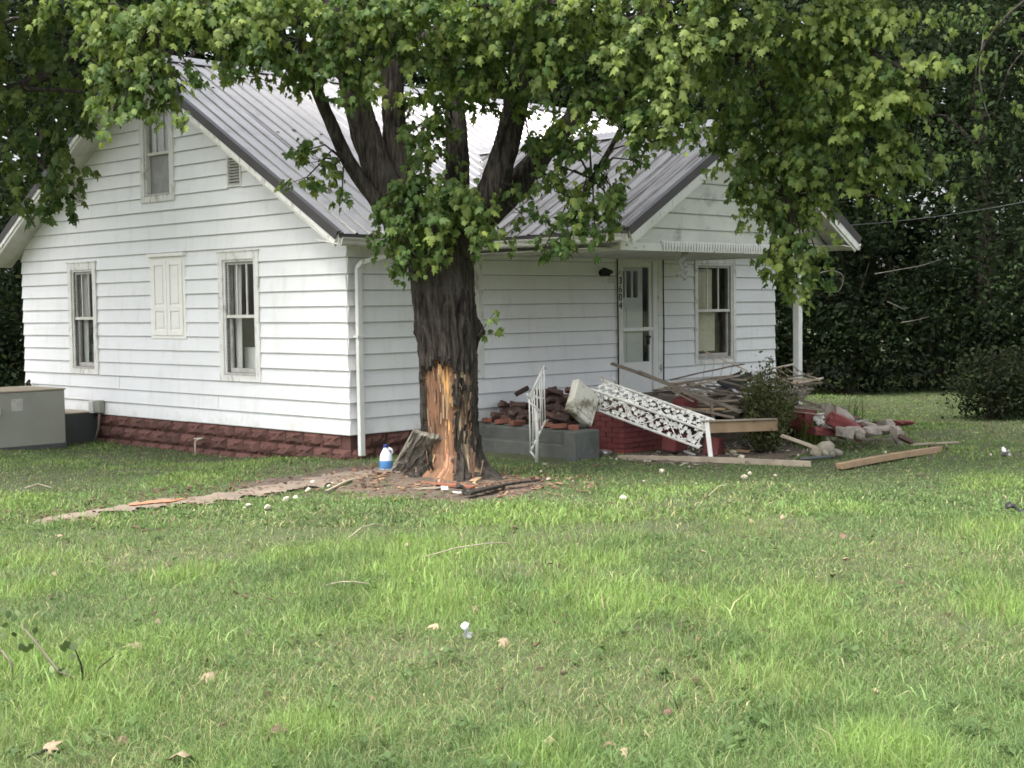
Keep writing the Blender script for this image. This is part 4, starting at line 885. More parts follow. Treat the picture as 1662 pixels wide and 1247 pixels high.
def spray(cx, cy, rx, ry, Y, dens=1.0, size=.092, tonek=1.0):
    c_ = np.array(at(cx, cy, Y)); k = Y * pxm; a, h = rx * k, ry * k; dep = max((a + h) * .5, .12)
    per = 13 if rx > 9.5 else 4; m_ = max(2 if rx > 9.5 else 1, int(dens * (rx * ry * 3.14) / 34 / per)); n_ = m_ * per
    d0 = lg.normal(size=(m_, 3)); d0 /= np.linalg.norm(d0, axis=1, keepdims=True); r_ = lg.random(m_) ** .45 * (1 + .25 * (lg.random(m_) - .3))
    c0 = c_ + d0 * r_[:, None] * np.array([a, dep, h])
    td = d0 * np.array([.9, .9, .1]) + np.array([0, -.15, -.42]) + lg.normal(size=(m_, 3)) * .35; td /= np.linalg.norm(td, axis=1, keepdims=True)
    ln = np.minimum(.30, .12 + .8 * min(a, h)) * (.6 + .6 * lg.random(m_))
    s_ = np.tile(np.linspace(-.45, .55, per), m_); td_, d = np.repeat(td, per, 0), np.repeat(d0, per, 0)
    p = np.repeat(c0, per, 0) + td_ * (s_ * np.repeat(ln, per))[:, None] + np.array([0, 0, -.10]) * (np.clip(s_ + .45, 0, 1) ** 2)[:, None] * np.repeat(ln, per)[:, None] * 3 + lg.normal(size=(n_, 3)) * .034
    sd = np.cross(td_, np.array([0, 0, 1.0])); sgn = np.where(np.arange(n_) % 2, 1.0, -1.0)[:, None]
    t_ = td_ * .45 + sd * sgn * .45 + np.array([0, -.05, -.62]) + lg.normal(size=(n_, 3)) * .26
    nn = d * np.array([.55, .55, .3]) + np.array([-.05, -.15, .75]) + lg.normal(size=(n_, 3)) * .42
    z_ = size * (.55 + .75 * lg.random(n_)) * (1 if rx > 20 else .9)
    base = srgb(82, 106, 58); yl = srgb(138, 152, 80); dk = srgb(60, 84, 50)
    f = np.clip(np.repeat(lg.normal(.25, .28, m_), per) + lg.normal(0, .15, n_) + .2 * (cx > 1330) + .12 * (cy < 140), 0, 1)[:, None]; g_ = (lg.random(n_) < .4)[:, None]  # sunlit look put into the tint: yellower leaves at top and right edge
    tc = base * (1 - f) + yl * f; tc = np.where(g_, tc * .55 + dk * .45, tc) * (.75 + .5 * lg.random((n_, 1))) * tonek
    C.append(p); T.append(t_); Nn.append(nn); S.append(z_); tint.append(tc); return c_, a, h
twigs = MB()
tw_src = [W2M(at(a, b, c)) for a, b, c in ((500, 120, 15.1), (560, 100, 15.4), (640, 150, 15.7), (735, 200, 15.7), (840, 150, 15.25), (905, 220, 15.8), (1040, 110, 15.6), (1130, 82, 15.3), (1230, 80, 15), (1330, 110, 14.8), (1250, 170, 15.1), (1280, 320, 15.1), (330, 10, 14.5), (250, 40, 14.2), (420, 40, 14.8), (960, 10, 14), (1000, 40, 14.3), (700, 330, 15.3), (780, 330, 15.4), (960, 290, 15.1), (560, 262, 15.3), (1420, 90, 14.3), (1500, 130, 14.1))]
for r_ in BL:
    small = r_[2] < 20
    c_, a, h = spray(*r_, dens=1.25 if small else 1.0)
    cc = W2M(c_); s_ = min(tw_src, key=lambda q_: (q_ - cc).length)
    if (s_ - cc).length < 2.5 and r_[1] < 490:
        mid = (s_ + cc) / 2 + Vector((0, 0, .12)); twigs.tube([s_, mid, cc, cc + Vector((random.uniform(-a, a) * .6, 0, -h * .7))], [.014, .010, .007, .003], 5, False)
        for k in range(3): twigs.tube([cc, cc + Vector((random.uniform(-a, a) * .8, random.uniform(-.15, .1), random.uniform(-h, h * .5) * .9))], [.005, .002], 4, False)
twigs.build('twigs', MT['bark'], maple)
# the unseen upper crown that shades the yard
n_ = 7000; d = lg.normal(size=(n_, 3)); d /= np.linalg.norm(d, axis=1, keepdims=True); d[:, 2] = np.where(d[:, 2] < -.25, d[:, 2] * .4, d[:, 2])
r_ = .62 + .38 * lg.random(n_) ** .6
p = np.array([-.1, 16.9, 9.0]) + d * r_[:, None] * np.array([5.2, 3.6, 4.4]) + lg.normal(size=(n_, 3)) * .25
ok = p[:, 2] > 1.92 + .222 * p[:, 1] + .25; p, d = p[ok], d[ok]; n_ = len(p)
n2 = 4200; p2 = np.array([2.6, 15.0, 6.6]) + lg.normal(size=(n2, 3)) * np.array([.95, .75, .55]); k2 = p2[:, 2] > 1.92 + .222 * p2[:, 1] + .2  # dense clump added out of view to shade the right-hand leaves below
p = np.concatenate([p, p2[k2]]); dd2 = lg.normal(size=(k2.sum(), 3)); d = np.concatenate([d, dd2 / np.linalg.norm(dd2, axis=1, keepdims=True)]); n_ = len(p)
C.append(p); T.append(d * .6 + np.array([0, 0, -.7]) + lg.normal(size=(n_, 3)) * .4); Nn.append(d + np.array([0, 0, .8]) + lg.normal(size=(n_, 3)) * .4); S.append(.25 * (.7 + .6 * lg.random(n_))); tint.append(srgb(104, 132, 56) * (.8 + .4 * lg.random((n_, 1))))
C, T, Nn, S, tint = map(np.concatenate, (C, T, Nn, S, tint))
# the 300 nearest leaves in view stay single leaves
org = np.array([MX, MY, 0]); vis = C[:, 2] < 1.92 + .20 * C[:, 1]
front = np.where(vis, C[:, 1] - .6 * (Nn[:, 2] > .5), 99); pick = np.argsort(front)[:300]; keepm = np.ones(len(C), bool); keepm[pick] = False
crown = leaves_mesh(C[keepm] - org, T[keepm], Nn[keepm], S[keepm], tint[keepm], 'crown', MT['leaf'], maple); crown['kind'] = 'stuff'
MT['leaf1'] = leaf_mat('single_maple_leaf', False, tuple(srgb(112, 128, 70)), .42, .5, .3)
proto = leaves_mesh(np.zeros((1, 3)), np.array([[0, 1., 0]]), np.array([[0, 0, 1.]]), np.array([1.0]), np.ones((1, 3)), 'leaf', MT['leaf1'], maple); lm = proto.data; bpy.data.objects.remove(proto)
for i in pick:
    t_ = Vector(T[i]).normalized(); b_ = t_.cross(Vector(Nn[i])).normalized(); n3_ = b_.cross(t_)
    o = link(bpy.data.objects.new('leaf', lm), maple); s_ = S[i]
    o.matrix_local = Matrix(((b_.x * s_, t_.x * s_, n3_.x * s_, C[i][0] - MX), (b_.y * s_, t_.y * s_, n3_.y * s_, C[i][1] - MY), (b_.z * s_, t_.z * s_, n3_.z * s_, C[i][2]), (0, 0, 0, 1)))
# ------------------------------------------------------------------ things in the yard
def thing(name, mb, mat, label, cat, org=None, group=None, bev=0, smooth=False):
    org = Vector(org) if org is not None else Vector(mb.v[0])
    mb.v = [tuple(Vector(v) - org) for v in mb.v]
    o = mb.build(name, mat, None, smooth); o.location = org
    if bev: bevel(o, bev)
    return tag(o, label, cat, group)
def plank(name, label, p, q, wd, th, mat, cat='plank', side=None, group=None, rag=.012):
    p, q = Vector(p), Vector(q); mb = MB(); N = 5; d = (q - p); dn = d.normalized()
    sd = Vector(side) if side is not None else dn.cross(Vector((0, 0, 1))); sd = (sd - dn * sd.dot(dn)).normalized(); u = sd.cross(dn).normalized()
    for i in range(N + 1):
        c_ = p + d * (i / N); bow = u * (.012 * math.sin(i / N * 3.1) * random.uniform(.3, 1)) * min(d.length, 1.5)
        for a, b_ in ((-1, -1), (1, -1), (1, 1), (-1, 1)):
            e = dn * (random.uniform(-rag, rag) * 2 if i in (0, N) else 0)
            mb.v.append(tuple(c_ + bow + sd * wd / 2 * a + u * th / 2 * b_ + e))
    for i in range(N): mb.f += [(i * 4 + j, i * 4 + (j + 1) % 4, i * 4 + 4 + (j + 1) % 4, i * 4 + 4 + j) for j in range(4)]
    mb.f += [(3, 2, 1, 0), (N * 4, N * 4 + 1, N * 4 + 2, N * 4 + 3)]
    return thing(name, mb, mat, label, cat, p, group, .003)
def rock(r, seed, sq=(1, 1, 1), sub_=2, rough=.25, flat=None):
    rs = np.random.default_rng(seed); bm = bmesh.new(); bmesh.ops.create_icosphere(bm, subdivisions=sub_, radius=1)
    pl = [(Vector(rs.normal(size=3)).normalized(), rs.uniform(.55, .85)) for _ in range(7)]
    mb = MB(); 
    for v in bm.verts:
        c_ = v.co * 1.0
        for n_, d_ in pl:
            k = c_.dot(n_)
            if k > d_: c_ = c_ - n_ * (k - d_)
        c_ *= 1 + (rs.random() - .5) * rough * .4
        mb.v.append((c_.x * r * sq[0], c_.y * r * sq[1], c_.z * r * sq[2]))
    bm.verts.ensure_lookup_table(); mb.f = [tuple(v.index for v in f.verts) for f in bm.faces]; bm.free(); return mb
def gzf(x, y): return float(gz(np.array([x]), np.array([y]))[0])
def put_rock(name, label, cat, px, py, r, sq, mat, seed, group=None, lift=.0, rot=None, z=0.0):
    mb = rock(r, seed, sq, 1, .7); o = mb.build(name, mat); q = gat(px, py, z); o.location = (q.x, q.y, (gzf(q.x, q.y) if z == 0 else z) + r * sq[2] * .45 + lift)
    o.rotation_euler = rot or (random.uniform(-.2, .2), random.uniform(-.2, .2), random.uniform(0, 6)); return tag(o, label, cat, group)
# ---- air conditioner and its duct
hv = empty('air_conditioner', H(-1.42, 6.36, -.045), TH); tag(hv, 'boxy olive grey packaged air conditioner beside the gable wall', 'air conditioner')
bevel(MB().box((-.62, -.55, -.1), (.61, .62, .80)).build('cabinet', MT['hvac'], hv), .012)
bevel(MB().box((-.635, -.565, .80), (.625, .635, .822)).build('lid', MT['hvactop'], hv), .006)
MB().box((-.24, -.556, .52), (-.06, -.5505, .70)).build('rating_plate', MT['sash'], hv)
bevel(MB().box((-.63, -.558, -.1), (.62, .63, .0)).build('base_rail', MT['duct'], hv), .004)
for xs_ in (-.3, .1, .5): MB().box((xs_ - .012, -.5575, .755), (xs_ + .012, -.5505, .775)).build('screw', MT['irondark'], hv)
bevel(MB().box((-.60, -.63, .48), (-.44, -.5505, .60)).build('disconnect_box', MT['white'], hv), .01)
du = empty('air_duct', H(-.70, 6.74, -.10), TH); tag(du, 'low charcoal sheet metal duct between air conditioner and house', 'duct')
bevel(MB().box((-.67, -.42, -.15), (.70, .40, .44)).build('duct_box', MT['duct'], du), .006)
MB().box((-.665, -.44, .4405), (.69, .42, .455)).build('duct_cover', MT['hvactop'], du)
# ---- concrete steps
st = empty('concrete_steps', H(1.75, -1.0, 0), TH); tag(st, 'grey concrete porch steps littered with broken brick', 'steps')
for k, (x0, x1, ya_, z1) in enumerate(((-.02, .16, -1.16, .19), (.16, .33, -1.165, .345), (.33, 1.05, -.62, .36))):
    bevel(MB().box((x0, ya_, -.2), (x1, .95, z1)).build('step', MT['concrete'], st), .02, 2)
bevel(MB().box((-.14, -1.36, -.2), (.325, -1.17, .375)).build('cheek_wall', MT['concrete'], st), .02, 2)
# ---- red painted brick pier, brick by brick
pier = empty('brick_pier', H(2.67, -2.24, 0), TH); tag(pier, 'broken red painted brick pier at the porch corner', 'pier')
MB().box((.02, .02, -.1), (.66, .52, .49)).build('pier_core', MT['mortar'], pier); MB().box((.66, .025, -.1), (1.25, .52, .24)).build('pier_core', MT['mortar'], pier)
bme = MB().box((0, 0, 0), (.198, .095, .060)); bbrick = bme.build('brick', MT['redbrick']); brick_me = bbrick.data; bpy.data.objects.remove(bbrick)
for j in range(9):
    z_ = -.06 + j * .068; off = 0 if j % 2 else .1
    x = -off if off else 0
    xe = .66 if j > 6 else (.86 if j > 5 else (1.06 if j > 4 else 1.28))
    while x < xe - .05:
        L_ = .198
        if j < 8 or random.random() < .55:
            o = link(bpy.data.objects.new('brick', brick_me), pier); sx = 1
            if x < 0: sx = (.198 + x) / .198
            o.location = (max(x, 0), random.uniform(-.004, .004), z_); o.scale = (sx * .99, 1, 1)
        x += .205
    y = .10 if off else .0
    while y < .5:
        if j < 8 or random.random() < .7:
            o = link(bpy.data.objects.new('brick', brick_me), pier); o.location = (.094 + random.uniform(-.003, .003), y + .004, z_); o.rotation_euler = (0, 0, math.pi / 2); o.scale = (.95, .9, 1)
        y += .205
# ---- heap of loose bricks on the steps, and strays
bl_ = MB().box((-.1, -.047, -.03), (.1, .047, .03)); lb = bevel(bl_.build('brick', MT['brick']), .004); lbm = lb.data; bpy.data.objects.remove(lb)
lbo = lbm.copy(); lbo.materials[0] = MT['brickor']
rb = random.Random(3)
def loose(p, rot, label, group, me=lbm, sc_=1):
    o = link(bpy.data.objects.new('loose_brick', me)); o.location = p; o.rotation_euler = rot; o.scale = (sc_,) * 3
    m_ = o.modifiers.new('bevel', 'BEVEL'); m_.width = .006; m_.segments = 1; return tag(o, label, 'brick', group)
for k in range(84):
    t = rb.random(); x_ = 2.15 + rb.random() * .95; y_ = -1.6 + t * 1.45; hgt = .44 + .42 * max(0, 1 - abs(x_ - 2.95) / .7) * (1 - .3 * abs(t - .5))
    z_ = .40 + rb.random() * (hgt - .36)
    loose(H(x_, y_, z_), (rb.uniform(-.5, .5), rb.uniform(-.5, .5), rb.uniform(0, 6.3)), 'loose sooty red brick in the heap on the porch steps', 'bricks heaped on the porch steps')
for k, (hx_, hy_) in enumerate(((2.12, -.30), (2.10, -.62), (2.04, -.95), (2.06, -1.42), (2.0, -1.75), (1.98, -2.0))):
    loose(H(hx_, hy_, .388), (rb.uniform(-.2, .2), rb.uniform(-.1, .1), rb.uniform(0, 3)), 'orange red brick on the step edge, ' + ['nearest the house wall', 'second out from the house wall', 'third out from the house wall', 'third in from the concrete cheek', 'second in from the concrete cheek', 'nearest the concrete cheek'][k], 'bricks on the step edge', sc_=1.05, me=lbo)
for px, py, z_ in ((897, 651, .75), (911, 650, .75)): loose(at(px, py, 19.0), (1.4, rb.uniform(-.2, .2), rb.uniform(0, 3)), 'dark brick standing on end on top of the heap', 'upended bricks on the heap')
for hx_, hy_ in ((2.80, -2.16), (3.03, -2.14)): loose(H(hx_, hy_, .585), (.05, .1, rb.uniform(0, 3)), 'bare orange brick lying on the red pier', 'bricks on the pier', me=lbo)
mb = MB()
for k in range(90):
    p = H(2.1 + rb.random() * .9, -1.6 + rb.random() * 1.4, .37 + rb.random() * .12); q = rock(.02 + rb.random() * .03, k, (1, .7, .6), 1); mb.add([Vector(v) + p for v in q.v], q.f)
o = mb.build('brick_rubble', MT['brick']); tag(o, 'crumbled brick and mortar bits under the brick heap', 'rubble', kind='stuff')
# ---- white stair railing, bent, standing by the steps
rl = empty('stair_railing', gat(871, 751)); tag(rl, 'bent white iron stair railing standing before the brick heap', 'railing')
def RL(px, py, Y): return at(px, py, Y) - rl.location
nb_, nt_, fb_, ft_ = RL(861, 733, 17.2), RL(859, 647, 17.2), RL(885, 684, 18.0), RL(883, 594, 18.0)
MB().tube([RL(856, 640, 17.15), nt_, nt_.lerp(ft_, .5) + Vector((.005, 0, .01)), ft_, RL(886, 600, 18.0)], .016, 8).build('top_rail', MT['iron'], rl, True)
MB().tube([RL(874, 751, 17.3), RL(868, 742, 17.2), nb_, nb_.lerp(fb_, .5), fb_, RL(890, 682, 18.05)], .014, 8).build('bottom_rail', MT['iron'], rl, True)
for k in range(7):
    t = k / 6; MB().tube([nb_.lerp(fb_, t), nb_.lerp(fb_, t).lerp(nt_.lerp(ft_, t), .5) + Vector((.008 * math.sin(k * 2), 0, 0)), nt_.lerp(ft_, t)], .0085, 6).build('baluster', MT['iron'], rl, True)
MB().tube([RL(858, 648, 17.1), RL(861, 656, 17.0), RL(870, 661, 17.0), RL(876, 668, 17.1), RL(874, 679, 17.1), RL(872, 690, 17.15)], .013, 8).build('bent_bar', MT['iron'], rl, True)
MB().tube([RL(870, 660, 17.12), RL(872, 700, 17.14), RL(871, 752, 17.16)], .019, 8).build('post', MT['iron'], rl, True)
# ---- square capstone on its corner
cs = MB().box((-.225, -.055, -.225), (.225, .055, .225)); o = thing('capstone', cs, MT['capstone'], 'stained white square capstone tipped up on its corner beside the pier', 'capstone', (0, 0, 0), bev=.012)
o.location = at(945, 655, 17.75); o.rotation_euler = (R(-12), R(34), R(42))
bevel(MB().box((-.15, -.062, -.15), (.15, -.0555, .15)).build('recessed_panel', MT['capstone'], o), .006)
# ---- ornamental cast iron corner column, fallen on the pier
ic = empty('iron_column', at(1060, 680, 17.5)); tag(ic, 'white cast iron corner column of vine leaves fallen across the pier', 'column')
A_ = at(965, 634, 18.1) - ic.location; B_ = at(1145, 699, 17.2) - ic.location; ax = (B_ - A_).normalized()
w1 = at(987, 617, 18.25) - at(965, 634, 18.1); w1 = w1 - ax * w1.dot(ax); w2 = at(973, 664, 17.98) - at(965, 634, 18.1); w2 = w2 - ax * w2.dot(ax)
w1 = w1.normalized() * .225; w2 = w2.normalized() * .225
for nm, off in (('rail', Vector()), ('rail', w1), ('rail', w2)): MB().bar(A_ + off - ax * (.06 if nm else 0), B_ + off, .022, .022, w1).build(nm, MT['iron'], ic)
for off in (w1, w2):
    for t in (0.02, .985):
        c_ = A_.lerp(B_, t); MB().bar(c_, c_ + off, .014, .014).build('crossbar', MT['iron'], ic)
    mb = MB(); un, Ln = off.normalized(), (B_ - A_).length
    for k in range(62):
        t = (k + .5) / 62; c_ = A_.lerp(B_, t) + off * (.5 + .33 * math.sin(k * 2.4) + random.uniform(-.1, .1)); leaf_iron(mb, c_ + ax.cross(un) * random.uniform(-.012, .012), ax, un, random.uniform(.032, .048), random.uniform(0, 6.3))
    mb.build('vine_leaves', MT['iron'], ic)
    mb = MB(); mb.tube([A_.lerp(B_, t / 40) + off * (.5 + .40 * math.sin(t / 40 * 17)) for t in range(41)], .008, 6); mb.tube([A_.lerp(B_, t / 40) + off * (.5 - .36 * math.sin(t / 40 * 26 + 1)) for t in range(41)], .006, 5)
    mb.build('vine_scroll', MT['iron'], ic, True)
for px, py in ((978, 613), (996, 613)): MB().tube([at(px + 4, py + 14, 18.2) - ic.location, at(px, py, 18.2) - ic.location, at(px - 3, py - 2, 18.2) - ic.location], [.008, .010, .014], 6).build('curled_bar', MT['rustrail'], ic, True)
# ---- porch deck with its boards
dk = empty('porch_deck', H(3.4, -2.2, 0), TH); tag(dk, 'collapsed wooden porch deck of weathered boards before the door', 'deck')
bevel(MB().box((.0, -.02, .36), (3.25, .03, .50)).build('rim_beam', MT['wood'], dk), .006)
bevel(MB().box((-.05, -.06, .505), (3.30, .06, .53)).build('rim_board', MT['wood'], dk), .004)
for i in range(9): MB().box((.1 + i * .38, .031, .34), (.145 + i * .38, 2.1, .49)).build('joist', MT['wood'], dk)
for i in range(14):
    y0 = .07 + i * .145; xe = 3.28 + random.uniform(-.08, .04); tl = random.uniform(-.015, .015)
    MB().hexa([(-.02, y0, .492), (xe, y0, .492 + tl), (xe, y0 + .136, .492 + tl), (-.02, y0 + .136, .492), (-.02, y0, .515), (xe, y0, .515 + tl), (xe, y0 + .136, .515 + tl), (-.02, y0 + .136, .515)]).build('deck_board', MT['wood'], dk)
MB().box((.05, .06, -.15), (3.2, 2.15, .30)).build('under_fill', MT['dirt'], dk)
# stack of loose weathered planks at the right end
stack_lab = ['topmost weathered plank of the stack at the deck end', 'second weathered plank down in the stack at the deck end', 'third weathered plank down in the stack at the deck end', 'lowest weathered plank of the stack at the deck end']
for k in range(4):
    plank('plank', stack_lab[k], H(5.05 + .06 * k, -2.62 + .03 * k, .665 - k * .045), H(6.55 - .05 * k, -2.50 + .02 * k, .66 - k * .045), .17, .036, MT['wood'], group='planks stacked at the deck end')
plank('plank', 'short plank sticking out beyond the deck over the grass', H(6.1, -2.3, .50), H(7.3, -1.75, .50), .14, .03, MT['wood'])
plank('plank', 'thin dark board bridging to the grey concrete chunk', at(1290, 661, 19.2), at(1372, 664, 19.4), .12, .025, MT['wood'])
# long poles and boards leaning over the deck
plank('plank', 'long dark board sloping down from the door across the deck', at(992, 590, 18.6), at(1200, 668, 17.7), .07, .035, MT['wood'])
plank('plank', 'second board lying on the long dark sloping board', at(1036, 603, 18.25), at(1160, 660, 17.8), .09, .03, MT['wood'])
plank('plank', 'pale split lath under the sloping boards', at(1078, 628, 18.3), at(1126, 652, 18.0), .03, .02, MT['palewood'])
plank('plank', 'grey board lying flat near the foot of the iron railing', at(1046, 641, 19.2), at(1105, 637, 19.5), .16, .05, MT['wood'])
plank('plank', 'brown board crossing low behind the iron column', at(1105, 661, 17.8), at(1190, 678, 17.5), .05, .03, MT['wood'])
plank('plank', 'short level stick above the yellow wooden frame', at(1100, 667, 17.7), at(1178, 664, 17.8), .04, .03, MT['freshwood'])
plank('plank', 'thin upright stake in the wreckage behind the frame', at(1154, 652, 17.7), at(1160, 700, 17.6), .035, .03, MT['wood'])
# wooden frame on a white leg
wf = empty('wooden_frame', gat(1152, 750)); tag(wf, 'broken wooden frame with raw yellow face on one white leg', 'frame'); wl = wf.location
bevel(MB().bar(at(1145, 694, 17.2) - wl, at(1262, 690, 17.9) - wl, .03, .145, (.5, -.8, 0)).build('raw_board', MT['freshwood'], wf), .004)
bevel(MB().bar(at(1141, 684, 17.18) - wl, at(1258, 680, 17.88) - wl, .10, .02, (.6, -.8, 0)).build('top_edge', MT['palewood'], wf), .004)
bevel(MB().bar(at(1147, 686, 17.17) - wl, Vector((.02, 0, -.02)), .055, .03, (1, 0, 0)).build('leg', MT['peel'], wf), .004)
bevel(MB().bar(at(1136, 690, 17.3) - wl, at(1129, 716, 17.3) - wl, .02, .02).build('brace', MT['peel2'], wf), .003)
# more slats and laths heaped on the deck
rsl = random.Random(9)
slat_what = ['brown slat', 'grey slat', 'split lath', 'dark batten', 'thin strip', 'bleached slat']
spots = [(1070, 640, 1150, 652), (1085, 634, 1180, 640), (1060, 648, 1140, 646), (1110, 646, 1215, 655), (1095, 655, 1200, 650), (1150, 640, 1250, 650), (1130, 658, 1230, 662), (1165, 656, 1285, 648), (1090, 664, 1150, 672), (1115, 672, 1165, 660), (1175, 668, 1262, 660), (1205, 658, 1310, 664), (1215, 646, 1300, 640), (1075, 655, 1110, 668), (1140, 648, 1190, 630), (1240, 668, 1318, 658), (1180, 644, 1240, 628), (1200, 640, 1290, 652)]
place = ['over the deck edge below the door', 'across the deck below the door', 'against the deck rim by the iron column', 'over the deck below the front window', 'along the deck rim', 'under the fallen railing', 'below the deck rim behind the frame', 'behind the shrub on the deck', 'beside the iron column foot', 'crossing the frame top', 'behind the shrub below the rim', 'right of the shrub on the rim', 'under the fallen railing near the post', 'standing on end near the column', 'tilted up towards the front window', 'at the right end of the deck', 'tilted behind the felt sheet', 'flat between shrub and post']
for k, (x0, y0, x1, y1) in enumerate(spots):
    Y0 = 18.3 + rsl.random() * .9
    plank('slat', slat_what[k % 6] + ' ' + place[k], at(x0, y0, Y0), at(x1, y1, Y0 + rsl.uniform(-.25, .5)), rsl.uniform(.04, .09), rsl.uniform(.018, .03), MT[('wood', 'palewood', 'wood')[k % 3]], 'slat')
for k in range(40):
    x0 = rsl.uniform(1050, 1270); y0 = 664 - rsl.random() * 50; ln_ = rsl.uniform(50, 120); Y0 = 18.2 + rsl.random() * 1.1; sl_ = rsl.uniform(-.22, .30)
    plank('slat', 'weathered slat tangled in the heap on the porch deck', at(x0, y0, Y0), at(min(x0 + ln_, 1335), y0 + ln_ * sl_, Y0 + rsl.uniform(-.4, .6)), rsl.uniform(.03, .08), rsl.uniform(.015, .028), MT[('wood', 'wood', 'wood', 'palewood')[k % 4]], 'slat', group='slats heaped on the porch deck')
# red plinth remains behind the column
for k, (px, py, w_, h_, lab) in enumerate(((1112, 655, .30, .16, 'red painted brick lump tipped behind the iron column'), (1095, 718, .34, .20, 'dark red brick stub below the iron column'), (1158, 725, .3, .24, 'shadowed red brick stub behind the white leg'))):
    o = bevel(MB().box((-w_ / 2, -.1, -h_ / 2), (w_ / 2, .1, h_ / 2)).build('brick_lump', MT['redbrick']), .015); o.location = at(px, py, 18.0 if k else 18.3); o.rotation_euler = (.1, .15 * (k - 1), TH + .2 * k); tag(o, lab, 'masonry')
# ---- fallen railings lying over the deck
def flat_rail(name, label, a, b, c, d, nbal, r=.011, curve=0.0):
    o = empty(name, a); tag(o, label, 'railing'); a, b, c, d = [Vector(k) - o.location for k in (a, b, c, d)]
    bowl = Vector((0, 0, curve))
    MB().tube([a, a.lerp(b, .33) - bowl, a.lerp(b, .66) - bowl, b], r * 1.25, 8).build('rail', MT['rustrail'], o, True); MB().tube([c, c.lerp(d, .33) - bowl * .6, c.lerp(d, .66) - bowl * .6, d], r * 1.35, 8).build('rail', MT['rustrail'], o, True)
    for k in range(nbal):
        t = (k + .5) / nbal; p, q = a.lerp(b, t) - bowl * 4 * t * (1 - t) * .9, c.lerp(d, t) - bowl * .6 * 4 * t * (1 - t) * .9
        MB().tube([p, p.lerp(q, .5) - Vector((0, 0, .02 + .03 * random.random())), q], r * .75, 6).build('baluster', MT['rustrail'], o, True)
    return o
flat_rail('fallen_railing', 'long rusty white railing lying flat across the porch wreckage', at(1088, 622, 19.9), at(1290, 591, 20.3), at(1140, 648, 18.9), at(1336, 614, 19.3), 16, curve=.03)
flat_rail('fallen_railing', 'short white railing leaning below the front window with thin bars', at(1139, 568, 19.9), at(1226, 608, 19.9), at(1133, 622, 19.7), at(1212, 622, 19.7), 6, .008)
flat_rail('fallen_railing', 'small white railing piece on the planks beside the porch post', at(1232, 640, 19.0), at(1300, 617, 19.4), at(1262, 650, 18.8), at(1306, 636, 19.2), 5, .012)
# dark board, cushion pieces, paper
mb = MB(); P = [at(1163, 622, 19.6), at(1205, 606, 19.6), at(1222, 612, 19.3), at(1190, 640, 19.2)]; mb.hexa([*P, *[k + Vector((0, 0, .04)) for k in P]]); thing('roof_felt', mb, MT['tarp'], 'sagging black felt sheet under the fallen railing', 'felt', bev=.004)
mb = MB(); P = [at(1160, 634, 19.4), at(1210, 628, 19.5), at(1216, 650, 19.1), at(1170, 652, 19.0)]; mb.hexa([*P, *[k + Vector((0, .03, .03)) for k in P]]); thing('roof_felt', mb, MT['duct'], 'dark crumpled sheet beside the white paper on the deck', 'felt', bev=.004)
mb = MB(); P = [at(1187, 632, 18.9), at(1193, 633, 18.9), at(1209, 647, 18.7), at(1200, 647, 18.7)]; mb.hexa([*P, *[k + Vector((0, .01, .012)) for k in P]]); thing('paper_sheet', mb, MT['paper'], 'bright white folded paper lying on the porch deck', 'paper')
mb = MB()
for k in range(46):
    leaf_iron(mb, at(1228 + random.uniform(-32, 32), 612 + random.uniform(-14, 22), 19.6 + random.uniform(-.2, .2)), (1, .1, .1), (0, .3, .9), random.uniform(.03, .05), random.uniform(0, 6))
mb.tube([at(1195, 632, 19.6), at(1225, 606, 19.6), at(1262, 634, 19.5)], .012, 6); mb.tube([at(1198, 612, 19.7), at(1238, 626, 19.6), at(1260, 612, 19.6)], .012, 6)
thing('iron_scrollwork', mb, MT['iron'], 'white cast iron leaf scrollwork tangled behind the shrub', 'ironwork')
mb = MB()
for k in range(40): leaf_iron(mb, at(1120 + random.uniform(-24, 24), 634 + random.uniform(-9, 9) + 0, 19.3 + random.uniform(-.3, .3)), (1, .1, -.3), (0, .9, .3), random.uniform(.03, .045), random.uniform(0, 6))
mb.tube([at(1090, 624, 19.4), at(1120, 636, 19.3), at(1152, 645, 19.2)], .012, 6); thing('iron_scrollwork', mb, MT['iron'], 'flat white cast iron leaf panel on the deck near the door', 'ironwork')
mb = MB()
for k in range(10): leaf_iron(mb, at(1330 + random.uniform(-7, 7), 680 + random.uniform(-7, 7), 18.9), (1, .1, 0), (0, .2, 1), .035, random.uniform(0, 6))
mb.bar(at(1322, 673, 18.95), at(1338, 671, 18.95), .03, .015); thing('iron_scrollwork', mb, MT['iron'], 'small white iron leaf scrap between red block and concrete chunk', 'ironwork')
# ---- masonry chunks to the right
def chunk(name, label, px, py, Y, size, rot, mat, cat='masonry', seed=0):
    rs = np.random.default_rng(seed); bm = bmesh.new(); bmesh.ops.create_cube(bm, size=1.0); bmesh.ops.subdivide_edges(bm, edges=bm.edges[:], cuts=3, use_grid_fill=True)
    pl = [(Vector(rs.normal(size=3)).normalized(), rs.uniform(.42, .62)) for _ in range(6)]; mb2 = MB(); bm.verts.ensure_lookup_table()
    for v in bm.verts:
        c_ = v.co.copy()
        for n_, d_ in pl:
            k_ = c_.dot(n_)
            if k_ > d_: c_ -= n_ * (k_ - d_)
        c_ += Vector(rs.normal(size=3)) * .022; mb2.v.append((c_.x * size[0] * 1.05, c_.y * size[1] * 1.05, c_.z * size[2] * 1.05))
    mb2.f = [tuple(v.index for v in f.verts) for f in bm.faces]; bm.free()
    o = mb2.build(name, mat); o.location = at(px, py, Y); o.rotation_euler = rot; return tag(o, label, cat)
